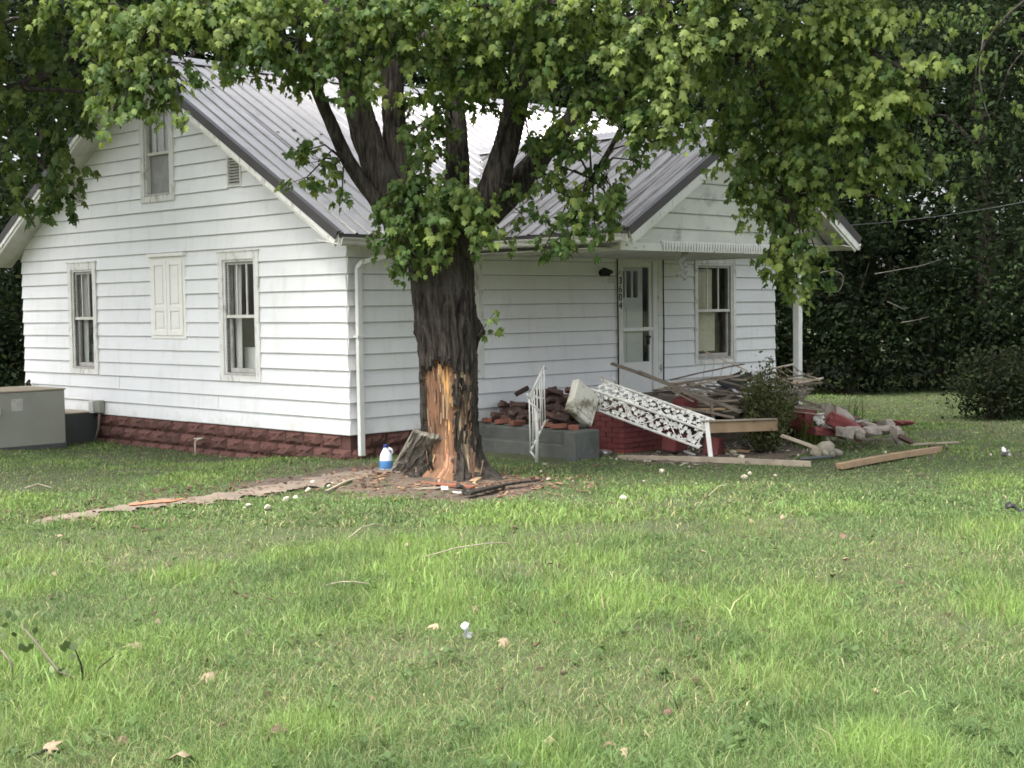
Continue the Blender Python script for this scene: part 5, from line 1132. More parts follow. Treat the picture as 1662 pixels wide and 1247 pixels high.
chunk('brick_block', 'square red painted brick block right of the shrub', 1303, 682, 19.2, (.30, .22, .27), (.05, .05, TH + .1), MT['redbrick'], seed=1)
chunk('concrete_chunk', 'large grey domed concrete chunk among the rubble', 1362, 686, 19.1, (.42, .36, .36), (.15, .35, .5), MT['rubble'], seed=2)
chunk('brick_block', 'wedge of red painted masonry leaning on the rubble', 1372, 692, 18.6, (.50, .18, .20), (.25, .42, .25), MT['redbrick'], seed=3)
chunk('brick_block', 'low red brick course lying at the foot of the grey chunk', 1335, 700, 18.7, (.34, .2, .10), (.0, .1, .4), MT['redbrick'], seed=13)
for k, (px, py, Y, sz, lab) in enumerate(((1388, 704, 18.3, (.30, .16, .14), 'pale cracked concrete lump at the front of the rubble'), (1410, 694, 18.9, (.26, .2, .12), 'pinkish mortar slab behind the front lump'), (1415, 700, 18.5, (.18, .15, .13), 'brown mortar cube in the middle of the rubble'), (1438, 698, 18.6, (.24, .16, .11), 'cream concrete piece near the upright block'), (1457, 706, 18.4, (.12, .14, .22), 'pale block standing upright at the rubble end'), (1370, 702, 18.2, (.22, .15, .12), 'flat beige concrete flake beside the grass clump'), (1436, 688, 19.2, (.22, .15, .10), 'rosy concrete slab at the back of the rubble'), (1398, 688, 19.2, (.2, .14, .1), 'grey flat flake behind the red wedge'))):
    chunk('concrete_chunk', lab, px, py, Y, sz, (random.uniform(-.3, .3), random.uniform(-.35, .35), random.uniform(0, 3)), MT['rubble'], seed=20 + k)
for k, (px, py, Y, lab) in enumerate(((1385, 682, 19.4, 'orange brick poking up behind the red wedge'), (1404, 694, 18.8, 'dark red brick wedged in the rubble middle'), (1470, 713, 18.2, 'orange red brick at the far tip of the rubble'), (1428, 688, 19.4, 'small red brick behind the cream concrete piece'))):
    o = loose(at(px, py, Y), (random.uniform(-.4, .4), random.uniform(-.5, .5), random.uniform(0, 3)), lab, None)
chunk('brick_block', 'flat red brick slab lying alone on the grass', 1463, 687, 21.0, (.30, .2, .07), (.0, .02, .3), MT['redbrick'], seed=5)
plank('plank', 'dark low timber under the pale rubble', gat(1395, 716), gat(1468, 716), .10, .05, MT['wood'])
plank('plank', 'thin pale strip lying from rubble onto the lawn', gat(1480, 726) + Vector((0, 0, .03)), gat(1556, 722) + Vector((0, 0, .03)), .07, .025, MT['palewood'])
plank('plank', 'thin reddish stick beside the pale strip', gat(1508, 727) + Vector((0, 0, .02)), gat(1540, 731) + Vector((0, 0, .02)), .05, .025, MT['brick'])
plank('plank', 'long fresh square beam lying on the lawn', gat(1362, 762) + Vector((0, 0, .035)), gat(1524, 734) + Vector((0, 0, .035)), .09, .07, MT['freshwood'])
plank('plank', 'long weathered edging board lying before the pier', gat(1005, 746) + Vector((0, 0, .02)), gat(1315, 756) + Vector((0, 0, .02)), .06, .07, MT['palewood'])
plank('plank', 'pale board propped from the shrub to the stone ornament', at(1268, 707, 17.3), at(1326, 728, 17.0), .075, .03, MT['palewood'])
plank('plank', 'short yellow stick below the shrub', gat(1178, 735) + Vector((0, 0, .03)), gat(1216, 737) + Vector((0, 0, .03)), .05, .03, MT['freshwood'])
plank('plank', 'white strip on the dirt under the iron column', gat(1096, 733) + Vector((0, 0, .04)), gat(1126, 742) + Vector((0, 0, .03)), .04, .02, MT['white'])
mb = MB(); mb.tube([gat(1298, 749) + Vector((0, 0, .03)), gat(1325, 748) + Vector((0, 0, .035)), gat(1352, 745) + Vector((0, 0, .03))], .022, 8); thing('plastic_pipe', mb, MT['duct'], 'dark pipe lying before the stone ornament', 'pipe', smooth=True)
# lumpy stone garden ornament
so_ = empty('stone_ornament', gat(1340, 742)); tag(so_, 'lumpy grey stone garden ornament on the dirt by the board', 'ornament')
for k, (x, y, z_, r) in enumerate(((0, 0, .10, .14), (-.12, -.02, .07, .09), (.11, -.03, .06, .08), (.05, .03, .13, .09), (-.10, -.07, .03, .05), (.06, -.1, .04, .05), (.17, -.04, .04, .05), (-.02, -.1, .06, .06))):
    mb = rock(r, 60 + k, (1, .9, .85), 2, .3); mb.v = [tuple(Vector(v) + Vector((x, y, z_))) for v in mb.v]; mb.build('stone_lobe', MT['stone'], so_, True)
mb = rock(.10, 77, (1.3, .8, .55), 2, .3); o = mb.build('plastic_scrap', MT['galv']); o.location = gat(982, 741) + Vector((0, 0, .04)); tag(o, 'crumpled grey plastic scrap at the foot of the pier', 'scrap')
# ---- plants: shrub, grass clump
def shrub(name, label, base, h, rad, nst, nlv, tintc, ls, seed, cat='shrub', spreadz=(.12, 1)):
    rs = np.random.default_rng(seed); o = empty(name, base); tag(o, label, cat); mb = MB(); Cc, Tt, Nl = [], [], []
    for k in range(nst):
        a = rs.random() * 6.28; r_ = rad * rs.random() ** .6; top = Vector((math.cos(a) * r_, math.sin(a) * r_, h * (.55 + .45 * rs.random()) * (1 - .35 * r_ / rad))); p0 = Vector((math.cos(a) * r_ * .25, math.sin(a) * r_ * .25, 0))
        md = p0.lerp(top, .5) + Vector(rs.normal(size=3) * .04); mb.tube([p0, md, top], [.009, .006, .003], 5, False)
        for j in range(nlv // nst):
            t = spreadz[0] + (spreadz[1] - spreadz[0]) * rs.random(); c_ = (p0.lerp(md, t * 2) if t < .5 else md.lerp(top, t * 2 - 1)) + Vector(rs.normal(size=3) * .05); Cc.append(c_); Tt.append(Vector(rs.normal(size=3)) + Vector((0, 0, .6)))
    mb.build('stems', MT['bark'], o); n_ = len(Cc); leaf_quads(np.array([tuple(c_) for c_ in Cc]), rs, ls, np.array(tintc), 'foliage', o, .5); return o
def leaf_quads(Cc, rs, size, tintc, name, parent, up=.4, mat='farleaf', fac=None):
    n_ = len(Cc); nn = rs.normal(size=(n_, 3)) + np.array([0, -.3, up * 2]); nn /= np.linalg.norm(nn, axis=1, keepdims=True); t_ = rs.normal(size=(n_, 3)); t_ -= nn * (t_ * nn).sum(1, keepdims=True); t_ /= np.linalg.norm(t_, axis=1, keepdims=True); b_ = np.cross(nn, t_)
    s_ = (size * (.6 + .8 * rs.random(n_)))[:, None]
    V = np.stack([Cc - t_ * s_ * .5, Cc + b_ * s_ * .26 + nn * s_ * .06, Cc + t_ * s_ * .5 - nn * s_ * .08, Cc - b_ * s_ * .26 + nn * s_ * .06], 1).reshape(-1, 3)
    q_ = np.arange(n_ * 4).reshape(-1, 4); cc = tintc[None] * (.65 + .7 * rs.random((n_, 1))) * np.array([1, 1, 1]) + (rs.random((n_, 1)) < .12) * np.array([.012, .012, .0])
    if fac is not None: cc = cc * fac[:, None]
    return np_mesh(name, V, quads=q_, mat=MT[mat], parent=parent, colr=np.repeat(cc, 4, 0))
shrub('shrub', 'scraggly dark shrub growing in front of the wrecked deck', gat(1240, 735), 1.38, .44, 46, 4200, srgb(88, 94, 62), .055, 4)
shrub('shrub', 'thin twiggy shrub standing by the plank stack', gat(1287, 718), .72, .22, 14, 380, srgb(86, 92, 60), .04, 14)
def clump(name, label, base, n_, L_, seed, colr):
    rs = np.random.default_rng(seed); o = empty(name, base); tag(o, label, 'plant'); V, Fq = [], []
    for k in range(n_):
        a = rs.random() * 6.28; l_ = L_ * (.5 + .6 * rs.random()); b0 = Vector((rs.normal() * .07, rs.normal() * .07, 0)); d = Vector((math.cos(a), math.sin(a), 0)); s = Vector((-d.y, d.x, 0)) * .008; i0 = len(V); le = rs.uniform(.2, 1.0)
        for t, w_ in ((0, 1), (.4, 1), (.75, .7), (1, .1)): p = b0 + d * l_ * t * t * le * .7 + Vector((0, 0, l_ * (t - .35 * le * t * t))); V += [p - s * w_, p + s * w_]
        Fq += [(i0 + 2 * j, i0 + 2 * j + 1, i0 + 2 * j + 3, i0 + 2 * j + 2) for j in range(3)]
    np_mesh('blades', np.array([tuple(v) for v in V]), quads=np.array(Fq), mat=MT['grass'], parent=o, colr=np.array(colr)[None] * (.7 + .6 * np.repeat(rs.random((len(V) // 8, 1)), 8, 0))); return o
clump('grass_clump', 'strappy green clump beside the stone ornament', gat(1318, 722), 120, .42, 3, srgb(112, 128, 66))
clump('grass_clump', 'pale dry clump left of the red block', gat(1292, 716), 50, .34, 5, srgb(140, 130, 90))
clump('grass_clump', 'tall weed standing beyond the porch post', H(8.3, -2.2, 0), 24, .55, 6, srgb(96, 110, 70))
# ---- bark slab leaning on the trunk
sb = MB(); NU, NV = 26, 34; bc = Vector(gat(664, 777)); topc = at(699, 704, 15.32); axs = (topc - bc); sdv = (gat(694, 778) - gat(634, 778)); wS = .47
sdv = Vector((1, .12, -.22)).normalized(); nS = sdv.cross(axs.normalized()).normalized()
if nS.y > 0: nS = -nS
for lay in (0, 1):
    for j in range(NV + 1):
        for i in range(NU + 1):
            u_, v_ = i / NU - .5, j / NV; ww = wS * (1 - .18 * v_); rg = 1 - abs(2 * float(vnoise(u_ * 16 + 3 * float(vnoise(v_ * 3, u_ * 4, 7)), v_ * 4, 9)) - 1)
            p = bc + axs * (v_ + (.05 * float(vnoise(u_ * 14, 2, 11)) if j == NV else 0)) + sdv * (u_ * ww) + nS * (0.06 - .16 * u_ * u_ + (.035 * rg if lay == 0 else -.045))
            sb.v.append(tuple(p))
K = (NU + 1) * (NV + 1)
for j in range(NV):
    for i in range(NU): k = j * (NU + 1) + i; sb.f += [(k, k + 1, k + NU + 2, k + NU + 1), (K + k + NU + 1, K + k + NU + 2, K + k + 1, K + k)]
for i in range(NU): sb.f += [(i + 1, i, K + i, K + i + 1), (K - NU - 1 + i, K - NU + i, 2 * K - NU + i, 2 * K - NU - 1 + i)]
for j in range(NV): a = j * (NU + 1); b_ = a + NU; sb.f += [(a, a + NU + 1, K + a + NU + 1, K + a), (b_ + NU + 1, b_, K + b_, K + b_ + NU + 1)]
thing('bark_slab', sb, MT['slabbark'], 'thick slab of torn bark leaning against the maple trunk', 'bark', bc, smooth=False)
# ---- bleach jug
jg = empty('plastic_jug', gat(627, 773)); tag(jg, 'white plastic jug with blue label beside the maple', 'jug'); jg.location.z = gzf(jg.location.x, jg.location.y) + .005; jg.scale = (1.0, 1.0, 1.0)
def lathe(mb, prof, n=18, sx=1, sy=1):
    b0 = len(mb.v)
    for r_, z_ in prof: mb.v += [(r_ * sx * math.cos(2 * math.pi * k / n), r_ * sy * math.sin(2 * math.pi * k / n), z_) for k in range(n)]
    for i in range(len(prof) - 1): mb.f += [(b0 + i * n + k, b0 + i * n + (k + 1) % n, b0 + (i + 1) * n + (k + 1) % n, b0 + (i + 1) * n + k) for k in range(n)]
    mb.f += [tuple(b0 + k for k in range(n))[::-1], tuple(b0 + (len(prof) - 1) * n + k for k in range(n))]; return mb
lathe(MB(), [(.066, 0), (.073, .012), (.074, .10), (.072, .165), (.062, .195), (.04, .235), (.026, .262), (.024, .275)], sx=1, sy=.85).build('bottle', MT['jug'], jg, True)
lathe(MB(), [(.0752, .03), (.0757, .031), (.0757, .118), (.0752, .12)], sx=1, sy=.85).build('label_band', MT['blue'], jg, True)
lathe(MB(), [(.030, .272), (.031, .275), (.030, .302), (.027, .305)]).build('cap', MT['jugcap'], jg, True)
MB().tube([(.058, .0, .19), (.078, .0, .21), (.066, .0, .245), (.03, .0, .262)], .013, 8).build('handle', MT['jug'], jg, True)
# ---- splintered wood, chips and litter at the foot of the maple
tl = [('red brown strip of inner bark lying at the foot of the maple', 672, 792, 760, 800, .07, .03, 'chipr'), ('thin pale splinter lying in front of the red strip', 670, 803, 716, 801, .025, .015, 'pale'), ('grey torn bark strip lying right of the maple foot', 754, 812, 812, 798, .10, .03, 'barkm'), ('long thin bark strip pointing right from the maple foot', 795, 800, 880, 788, .06, .02, 'barkm'), ('pale stick lying on the dirt left of the bark slab', 530, 806, 582, 784, .03, .02, 'pale'), ('pale rotten splinter at the right root of the maple', 765, 792, 792, 778, .08, .03, 'fresh')]
MT['chipr'] = M('red_inner_bark', (.27, .10, .05), (.17, .065, .04), 9, rough=.85, bmp=.4)
for lab, x0, y0, x1, y1, w_, t_, mm in tl:
    plank('wood_splinter', lab, gat(x0, y0) + Vector((0, 0, .055)), gat(x1, y1) + Vector((0, 0, .06)), w_, t_, {'chipr': MT['chipr'], 'pale': MT['palewood'], 'barkm': MT['bark'], 'fresh': MT['freshwood']}[mm], 'splinter', rag=.04)
gd = np.random.default_rng(44)
def chips(name, label, n_, fn, size, mat):
    mb = MB()
    for k in range(n_):
        x_, y_ = fn(); z_ = gzf(x_, y_) + .018; d = Vector((gd.normal(), gd.normal(), gd.normal() * .25)).normalized(); L_ = size * (.4 + gd.random()); c_ = Vector((x_, y_, z_)); mb.bar(c_ - d * L_ / 2, c_ + d * L_ / 2, L_ * (.2 + .3 * gd.random()), .006)
    o = mb.build(name, mat); return tag(o, label, 'litter', kind='stuff')
def ring(): a = gd.random() * 6.28; r_ = .5 + abs(gd.normal()) * .5; return -.75 + math.cos(a) * r_ * 1.2, 15.35 + math.sin(a) * r_ * .9
chips('wood_chips', 'reddish wood chips scattered round the maple foot', 420, ring, .075, MT['chip'])
chips('wood_chips', 'pale wood slivers scattered round the maple foot', 130, ring, .07, MT['freshwood'])
def pathfn(): hx = -5.4 + gd.random() * 5.2; hy = -1.62 + .05 * hx + gd.normal() * .55 + .25; p = H(hx, hy, 0); return p.x, p.y
chips('leaf_litter', 'dry leaf litter scattered along the walk', 420, pathfn, .07, MT['deadleaf'])
def wreck(): p = H(2.0 + gd.random() * 4.2, -2.5 - abs(gd.normal()) * .7, 0); return p.x, p.y
chips('debris_chips', 'small wood and mortar scraps strewn before the porch', 420, wreck, .07, MT['wood']); chips('debris_chips', 'pale scraps strewn before the porch', 160, wreck, .055, MT['foam'])
def yard(): y_ = 6.3 + gd.random() * 15; return (gd.random() * 2 - 1) * y_ * .37, y_
chips('leaf_litter', 'small dead leaf scraps strewn over the lawn', 330, yard, .045, MT['deadleaf'])
# orange marking paint on the walk
q0 = gat(250, 823); X, Y = np.meshgrid(np.linspace(-.42, .42, 30), np.linspace(-.16, .16, 14)); mk = (1 - np.hypot(X / .40, Y / .13)) + (fbm(X * 9 + 3, Y * 9, 12, 3) - .5) * .9
dX = UX.x * X + VY.x * Y + q0.x; dY = UX.y * X + VY.y * Y + q0.y; id_ = np.arange(X.size).reshape(X.shape); okm = mk[:-1, :-1] > .15
qq = np.stack([id_[:-1, :-1], id_[:-1, 1:], id_[1:, 1:], id_[1:, :-1]], -1)[okm]; pm = np_mesh('paint_mark', np.stack([dX, dY, gz(dX, dY) + .034], -1).reshape(-1, 3), quads=qq, mat=MT['orange']); tag(pm, 'orange marking paint sprayed on the walk', 'paint mark')
# ---- pale foam chunks and dead leaves, one by one
foam = [(434, 833, .055), (466, 818, .05), (480, 815, .035), (404, 828, .03), (397, 832, .025), (508, 790, .04), (500, 803, .04), (533, 797, .03), (540, 793, .025), (1010, 811, .05), (1208, 776, .05), (1217, 770, .04), (1074, 767, .05), (1190, 737, .045), (1202, 746, .06), (890, 780, .03), (884, 757, .03), (1045, 783, .02), (1296, 741, .03), (1258, 772, .025), (1608, 742, .03), (900, 716, .045), (912, 722, .03), (771, 978, .022), (1437, 735, .03), (878, 768, .022), (930, 782, .02), (1130, 788, .018)]
fown = {0: 'biggest pale foam chunk on the grass left of the maple', 1: 'pale foam chunk just right of the biggest one by the walk', 9: 'lone pale foam chunk on the lawn right of the maple', 10: 'pale foam chunk on the lawn below the shrub, nearer one of a pair', 11: 'pale foam chunk on the lawn below the shrub, farther one of a pair', 12: 'pale foam chunk on the grass below the brick pier', 21: 'pale foam chunk on the lower concrete step', 20: 'pale foam chunk beside the white wrapper at the right', 23: 'tiny pale foam chunk above the white paper in the foreground'}
for k, (px, py, r_) in enumerate(foam): put_rock('foam_chunk', fown.get(k, 'small pale cream foam chunk lying on the ground'), 'foam chunk', px, py, r_, (1.1, .8, .7), MT['foam'], 100 + k, 'pale foam chunks strewn about the yard', .012)
dl = [(230, 1060, .075, 0), (346, 1106, .085, 0), (441, 1205, .085, 1), (296, 1242, .10, 0), (711, 1026, .05, 0), (724, 1063, .04, 0), (774, 998, .045, 0), (822, 1050, .06, 0), (891, 1206, .06, 0), (988, 1222, .045, 1), (1018, 1230, .04, 0), (920, 1012, .035, 1), (900, 1022, .035, 1), (831, 862, .06, 1), (1138, 907, .04, 0), (1110, 989, .035, 1), (1375, 884, .05, 1), (1367, 925, .045, 0), (1367, 1058, .05, 0), (1133, 1050, .035, 1), (1216, 857, .05, 0), (965, 828, .04, 1), (665, 888, .04, 0), (745, 930, .04, 0), (889, 922, .045, 0), (102, 875, .05, 0), (70, 1240, .05, 0), (195, 1216, .04, 1), (258, 1018, .05, 0), (1458, 961, .04, 1), (1356, 952, .035, 1), (1010, 945, .03, 1), (1270, 850, .03, 0), (640, 1075, .03, 0), (1050, 990, .03, 1), (1090, 1160, .03, 1), (1135, 1112, .04, 1), (600, 1140, .03, 1), (520, 1040, .03, 0), (90, 935, .04, 0), (380, 970, .03, 1), (1560, 905, .03, 1), (1250, 1000, .03, 1), (1420, 1130, .03, 0)]
own = {0: 'curled brown leaf pair lying left on the lawn', 1: 'long tan curled leaf lying in the left foreground', 2: 'narrow orange brown leaf upright in the near grass', 3: 'big pale crumpled leaf at the bottom edge of the lawn', 13: 'rusty brown leaf clump lying before the maple', 16: 'dark curled leaf lying on the right lawn'}
lf0 = leaves_mesh(np.zeros((1, 3)), np.array([[0, 1., 0]]), np.array([[0, 0, 1.]]), np.array([1.0]), np.ones((1, 3)), 'x', MT['deadleaf'], None, .5); lme = [lf0.data, lf0.data.copy()]; lme[1].materials[0] = MT['paleleaf']; bpy.data.objects.remove(lf0)
for k, (px, py, s_, dark) in enumerate(dl):
    q_ = gat(px, py); o = link(bpy.data.objects.new('fallen_leaf', lme[0 if dark else 1])); o.location = (q_.x, q_.y, gzf(q_.x, q_.y) + .045); o.scale = (s_ * 1.5, s_ * 1.5, s_ * 1.9); o.rotation_euler = (random.uniform(-.7, .9), random.uniform(-.6, .6), random.uniform(0, 6.3))
    tag(o, own.get(k, 'brown fallen leaf lying on the lawn' if dark else 'pale tan fallen leaf lying on the lawn'), 'leaf', 'dead leaves strewn on the lawn')
for k in range(13):                            # a few leaves caught on the metal roof
    u_, v_ = random.uniform(.2, 3.6), random.uniform(.3, 3.6); o = link(bpy.data.objects.new('fallen_leaf', lme[0])); o.location = H(u_, v_, EAVE + PIT * (v_ + .41) + .035); s_ = random.uniform(.05, .10); o.scale = (s_, s_, s_); o.rotation_euler = (random.uniform(-.2, .6), random.uniform(-.4, .4), random.uniform(0, 6)); tag(o, 'dry leaf stuck on the metal roof above the gable', 'leaf', 'dead leaves on the roof')
def scrap(name, label, px, py, w_, h_, mat, rot, cat='litter', bend=.5):
    V, Fq = [], []
    for i in range(6):
        for j in range(4): V.append((w_ * (i / 5 - .5), h_ * (j / 3 - .5), bend * w_ * (.3 * math.sin(i * 1.3) + .2 * math.cos(j * 2 + i))))
    for i in range(5):
        for j in range(3): k = i * 4 + j; Fq.append((k, k + 1, k + 5, k + 4))
    o = from_data(name, V, Fq, mat, None, True); s = o.modifiers.new('solid', 'SOLIDIFY'); s.thickness = .004; q_ = gat(px, py); o.location = (q_.x, q_.y, gzf(q_.x, q_.y) + .05); o.rotation_euler = rot; return tag(o, label, cat)
scrap('paper_scrap', 'crumpled white paper scrap standing in the middle foreground grass', 757, 1040, .09, .05, MT['paper'], (1.1, .9, .5), bend=.7)
scrap('paper_scrap', 'white plastic wrapper lying on the grass far right', 1632, 742, .20, .09, MT['paper'], (.5, .3, 1.0))
scrap('bottle_lid_litter', 'small white lid lying before the maple', 722, 803, .07, .06, MT['paper'], (.5, 0, .2), bend=.1)
scrap('paper_scrap', 'flat white scrap lying right of the small lid', 741, 808, .10, .04, MT['paper'], (.2, 0, .1), bend=.1)
scrap('bark_scrap', 'black bark scrap lying between lid and trunk', 753, 802, .16, .07, MT['black'], (.3, .1, .2))
scrap('black_object', 'dark curled rubber piece in the grass at the right edge', 1650, 832, .20, .08, MT['black'], (.3, .1, .1))
for k, (px, py, x2, y2, hgt) in enumerate(((565, 880, 628, 868, .10), (530, 957, 600, 962, .06), (1150, 810, 1195, 800, .10), (690, 910, 835, 893, .07))):
    a, b_ = gat(px, py), gat(x2, y2); mb = MB(); mb.tube([a + Vector((0, 0, .03)), a.lerp(b_, .35) + Vector((0, 0, hgt)), a.lerp(b_, .7) + Vector((0, 0, hgt * 1.1)), b_ + Vector((0, 0, .06))], [.006, .006, .005, .003], 5)
    thing('straw_stalk', mb, MT['palewood'], ['arched pale straw stalk lying on the mid lawn', 'flat pale straw stalk on the left lawn', 'bent straw stalk in the grass below the beam', 'long pale straw stalk before the lush tuft'][k], 'straw', smooth=True)
mb = MB(); mb.tube([gat(40, 797) + Vector((0, 0, .03)), gat(62, 792) + Vector((0, 0, .04)), gat(84, 796) + Vector((0, 0, .03))], [.008, .010, .006], 6); thing('fallen_twig', mb, MT['palewood'], 'small bent twig lying on the grass before the air conditioner', 'twig', smooth=True)
mb = MB(); mb.tube([gat(45, 1246) + Vector((0, 0, .04)), gat(75, 1240) + Vector((0, 0, .06)), gat(100, 1236) + Vector((0, 0, .04))], [.006, .007, .004], 6); thing('fallen_twig', mb, MT['bark'], 'thin twig lying in the lower left corner', 'twig', smooth=True)
# ---- sapling sprig in the left foreground
sp = empty('sapling', gat(125, 1118)); tag(sp, 'leafy cut sapling sprig lying in the left foreground grass', 'sapling'); b0 = sp.location
Yb = b0.y
for pts, r_ in (([(140, 1108, 0), (95, 1090, .0), (60, 1045, .05), (35, 1015, .1)], .008), ([(135, 1105, 0), (132, 1080, -.05), (122, 1055, -.1)], .006), ([(150, 1120, 0), (160, 1085, 0), (185, 1065, 0)], .004), ([(100, 1120, 0), (128, 1108, -.03), (155, 1100, -.04)], .004), ([(-5, 1102, .1), (25, 1100, .1), (40, 1115, .1)], .009), ([(22, 1098, .1), (18, 1075, .1), (2, 1055, .1)], .007)):
    MB().tube([at(a, b, Yb + c) - b0 for a, b, c in pts], [r_, r_ * .85, r_ * .7, r_ * .4][:len(pts)], 6).build('stem', MT['wood'] if r_ > .0065 else MT['bark'], sp, True)
SLV = [(45, 1028, .03, 1), (55, 1035, .025, 0), (38, 1063, .03, 0), (44, 1066, .034, 0), (52, 1060, .025, 0), (123, 1063, .038, 1), (113, 1060, .04, 0), (105, 1065, .035, 0), (130, 1050, .03, 1), (118, 1079, .028, 1), (152, 1106, .028, 1), (85, 1100, .03, 1), (95, 1106, .04, 0), (103, 1104, .03, 1), (20, 1015, .03, 0), (10, 1025, .03, 0), (30, 1008, .03, 1), (5, 1045, .03, 1), (60, 1013, .028, 1), (12, 1010, .03, 0), (25, 1040, .025, 0)]
MT['sapleaf'] = leaf_mat('sapling_leaf', False, (.075, .11, .045), .3, .45, .25); MT['sapleafp'] = leaf_mat('sapling_leaf_pale', False, (.27, .33, .18), .3, .5, .2)
for px, py, s_, pale in SLV:
    V = [(0, 0, 0), (.42, .35, -.08), (.38, .75, -.1), (0, 1.1, -.05), (-.38, .75, -.1), (-.42, .35, -.08), (0, .5, .04)]
    o = from_data('leaf', V, [(0, 1, 6), (1, 2, 6), (2, 3, 6), (3, 4, 6), (4, 5, 6), (5, 0, 6)], MT['sapleafp' if pale else 'sapleaf'], sp, True); o.location = at(px, py - 6, Yb + .0) - b0; o.scale = (s_ * 1.35,) * 3; o.rotation_euler = (random.uniform(1.5, 2.3), random.uniform(-.5, .5), random.uniform(-.6, .6))
# ---- overhead service wire
mb = MB(); p0 = H(7.3, -2.6, 3.05); p1 = at(1700, 296, 21.0); p1 = p0 + (p1 - p0) * 2.0; mb.tube([p0.lerp(p1, t / 16) - Vector((0, 0, .22 * 4 * (t / 16) * (1 - t / 16))) for t in range(17)], .006, 6)
thing('service_wire', mb, MT['duct'], 'thin grey overhead wire running right from the porch eave', 'wire', smooth=True)
# ------------------------------------------------------------------ trees behind and beside the house
wg = np.random.default_rng(77)
def far_tree(name, label, loc, h, lobes, nlv, tintc, ls, tr=.22, group=None, seed=0, trunk_top=.7):
    rs = np.random.default_rng(seed); o = empty(name, loc); tag(o, label, 'tree', group)
    limb3([Vector((0, 0, -.2)), Vector((.1, 0, h * .25)), Vector((-.05, .1, h * .5)), Vector((.1, 0, h * trunk_top))], [tr * 1.25, tr, tr * .75, tr * .3], 'trunk', o, 10, 4)
    for k in range(5):
        a = rs.random() * 6.28; z_ = h * (.22 + .1 * k); limb3([Vector((0, 0, z_)), Vector((math.cos(a) * h * .1, math.sin(a) * h * .1, z_ + h * .09)), Vector((math.cos(a) * h * .22, math.sin(a) * h * .22, z_ + h * .1))], [tr * .4, tr * .25, tr * .08], 'branch', o, 6, 3)
    Cc = []; Kf = []; vol = sum((l[3] * l[4] * l[5]) ** .67 for l in lobes)
    for x, y, z_, a, b_, c_ in lobes:
        n_ = int(nlv * (a * b_ * c_) ** .67 / vol); ncl = max(6, n_ // 45); d = rs.normal(size=(ncl, 3)); d /= np.linalg.norm(d, axis=1, keepdims=True)
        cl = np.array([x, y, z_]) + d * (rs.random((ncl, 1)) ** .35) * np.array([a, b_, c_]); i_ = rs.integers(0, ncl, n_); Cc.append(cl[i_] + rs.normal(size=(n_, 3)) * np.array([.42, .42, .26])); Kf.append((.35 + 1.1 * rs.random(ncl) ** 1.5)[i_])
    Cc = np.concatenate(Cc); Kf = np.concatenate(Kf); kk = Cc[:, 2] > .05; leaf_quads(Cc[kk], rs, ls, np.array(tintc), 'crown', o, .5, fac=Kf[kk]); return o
def lob(h, w, seed, low=.12):
    rs = np.random.default_rng(seed); L_ = [(0, 0, h * .62, w, w, h * .36)]
    for k in range(6): a = rs.random() * 6.28; L_.append((math.cos(a) * w * .65, math.sin(a) * w * .65, h * (low + .12 + .6 * rs.random()), w * .6, w * .6, h * .17))
    return L_
GW = 'trees of the dark wood behind the house'
k = 0
for X_, Y_, h_, w_ in ((-16, 31, 13, 3.6), (-11.5, 29, 12.5, 3.4), (-8.5, 36, 15, 4), (-4, 40, 15, 4), (0.5, 38, 14.5, 4), (5, 40, 15, 4), (9, 36.5, 15, 3.8), (6.2, 31.8, 10, 3.0), (10.5, 31.5, 12, 3.4), (14.5, 33, 14, 3.8), (18.5, 35, 15, 4), (13, 40, 16, 4.2), (-20, 36, 15, 4), (-13, 40, 16, 4.2), (19, 30, 12, 3.4)):
    far_tree('leafy_tree', 'dark green leafy tree in the wood behind the house', (X_, Y_, 0), h_, lob(h_, w_, k, .05) + ([(0, -3.2, h_ * .86, 3.2, 2.6, 1.6)] if Y_ < 34 else []), 10500, srgb(40, 52, 34) * (.8 + .35 * random.random()), .17 if Y_ < 34 else .30, .2, GW, k); k += 1  # forward top lobes on the nearer trees, added above view to shade the understorey
# understorey along the edge of the wood
for i, (X_, Y_, r_, h_) in enumerate(((4.9, 30.2, 1.5, 3.2), (7.0, 29.6, 1.5, 3.6), (9.2, 30.0, 1.6, 3.4), (11.4, 29.4, 1.6, 3.8), (13.8, 29.8, 1.7, 3.4), (-12.6, 27.2, 1.6, 3.6), (-9.8, 27.6, 1.4, 3.2), (-14.5, 26.0, 1.6, 3.8), (16.4, 29, 1.8, 4))):
    o = empty('bush', (X_, Y_, 0)); tag(o, 'dark bush in the undergrowth at the edge of the wood', 'bush', 'bushes along the edge of the wood'); rs = np.random.default_rng(300 + i); n_ = 6000
    mb = MB(); [mb.tube([(0, 0, -.1), (rs.normal() * .5, rs.normal() * .3, h_ * .4), (rs.normal() * .9, rs.normal() * .5, h_ * .8)], [.05, .03, .01], 5, False) for _ in range(7)]; mb.build('stems', MT['bark'], o)
    d = rs.normal(size=(90, 3)); d /= np.linalg.norm(d, axis=1, keepdims=True); cl = np.array([0, 0, h_ * .48]) + d * rs.random((90, 1)) ** .4 * np.array([r_, r_ * .8, h_ * .5]); Cc = cl[rs.integers(0, 90, n_)] + rs.normal(size=(n_, 3)) * .25; leaf_quads(Cc[Cc[:, 2] > .03], rs, .13, srgb(36, 47, 31), 'foliage', o, .4)
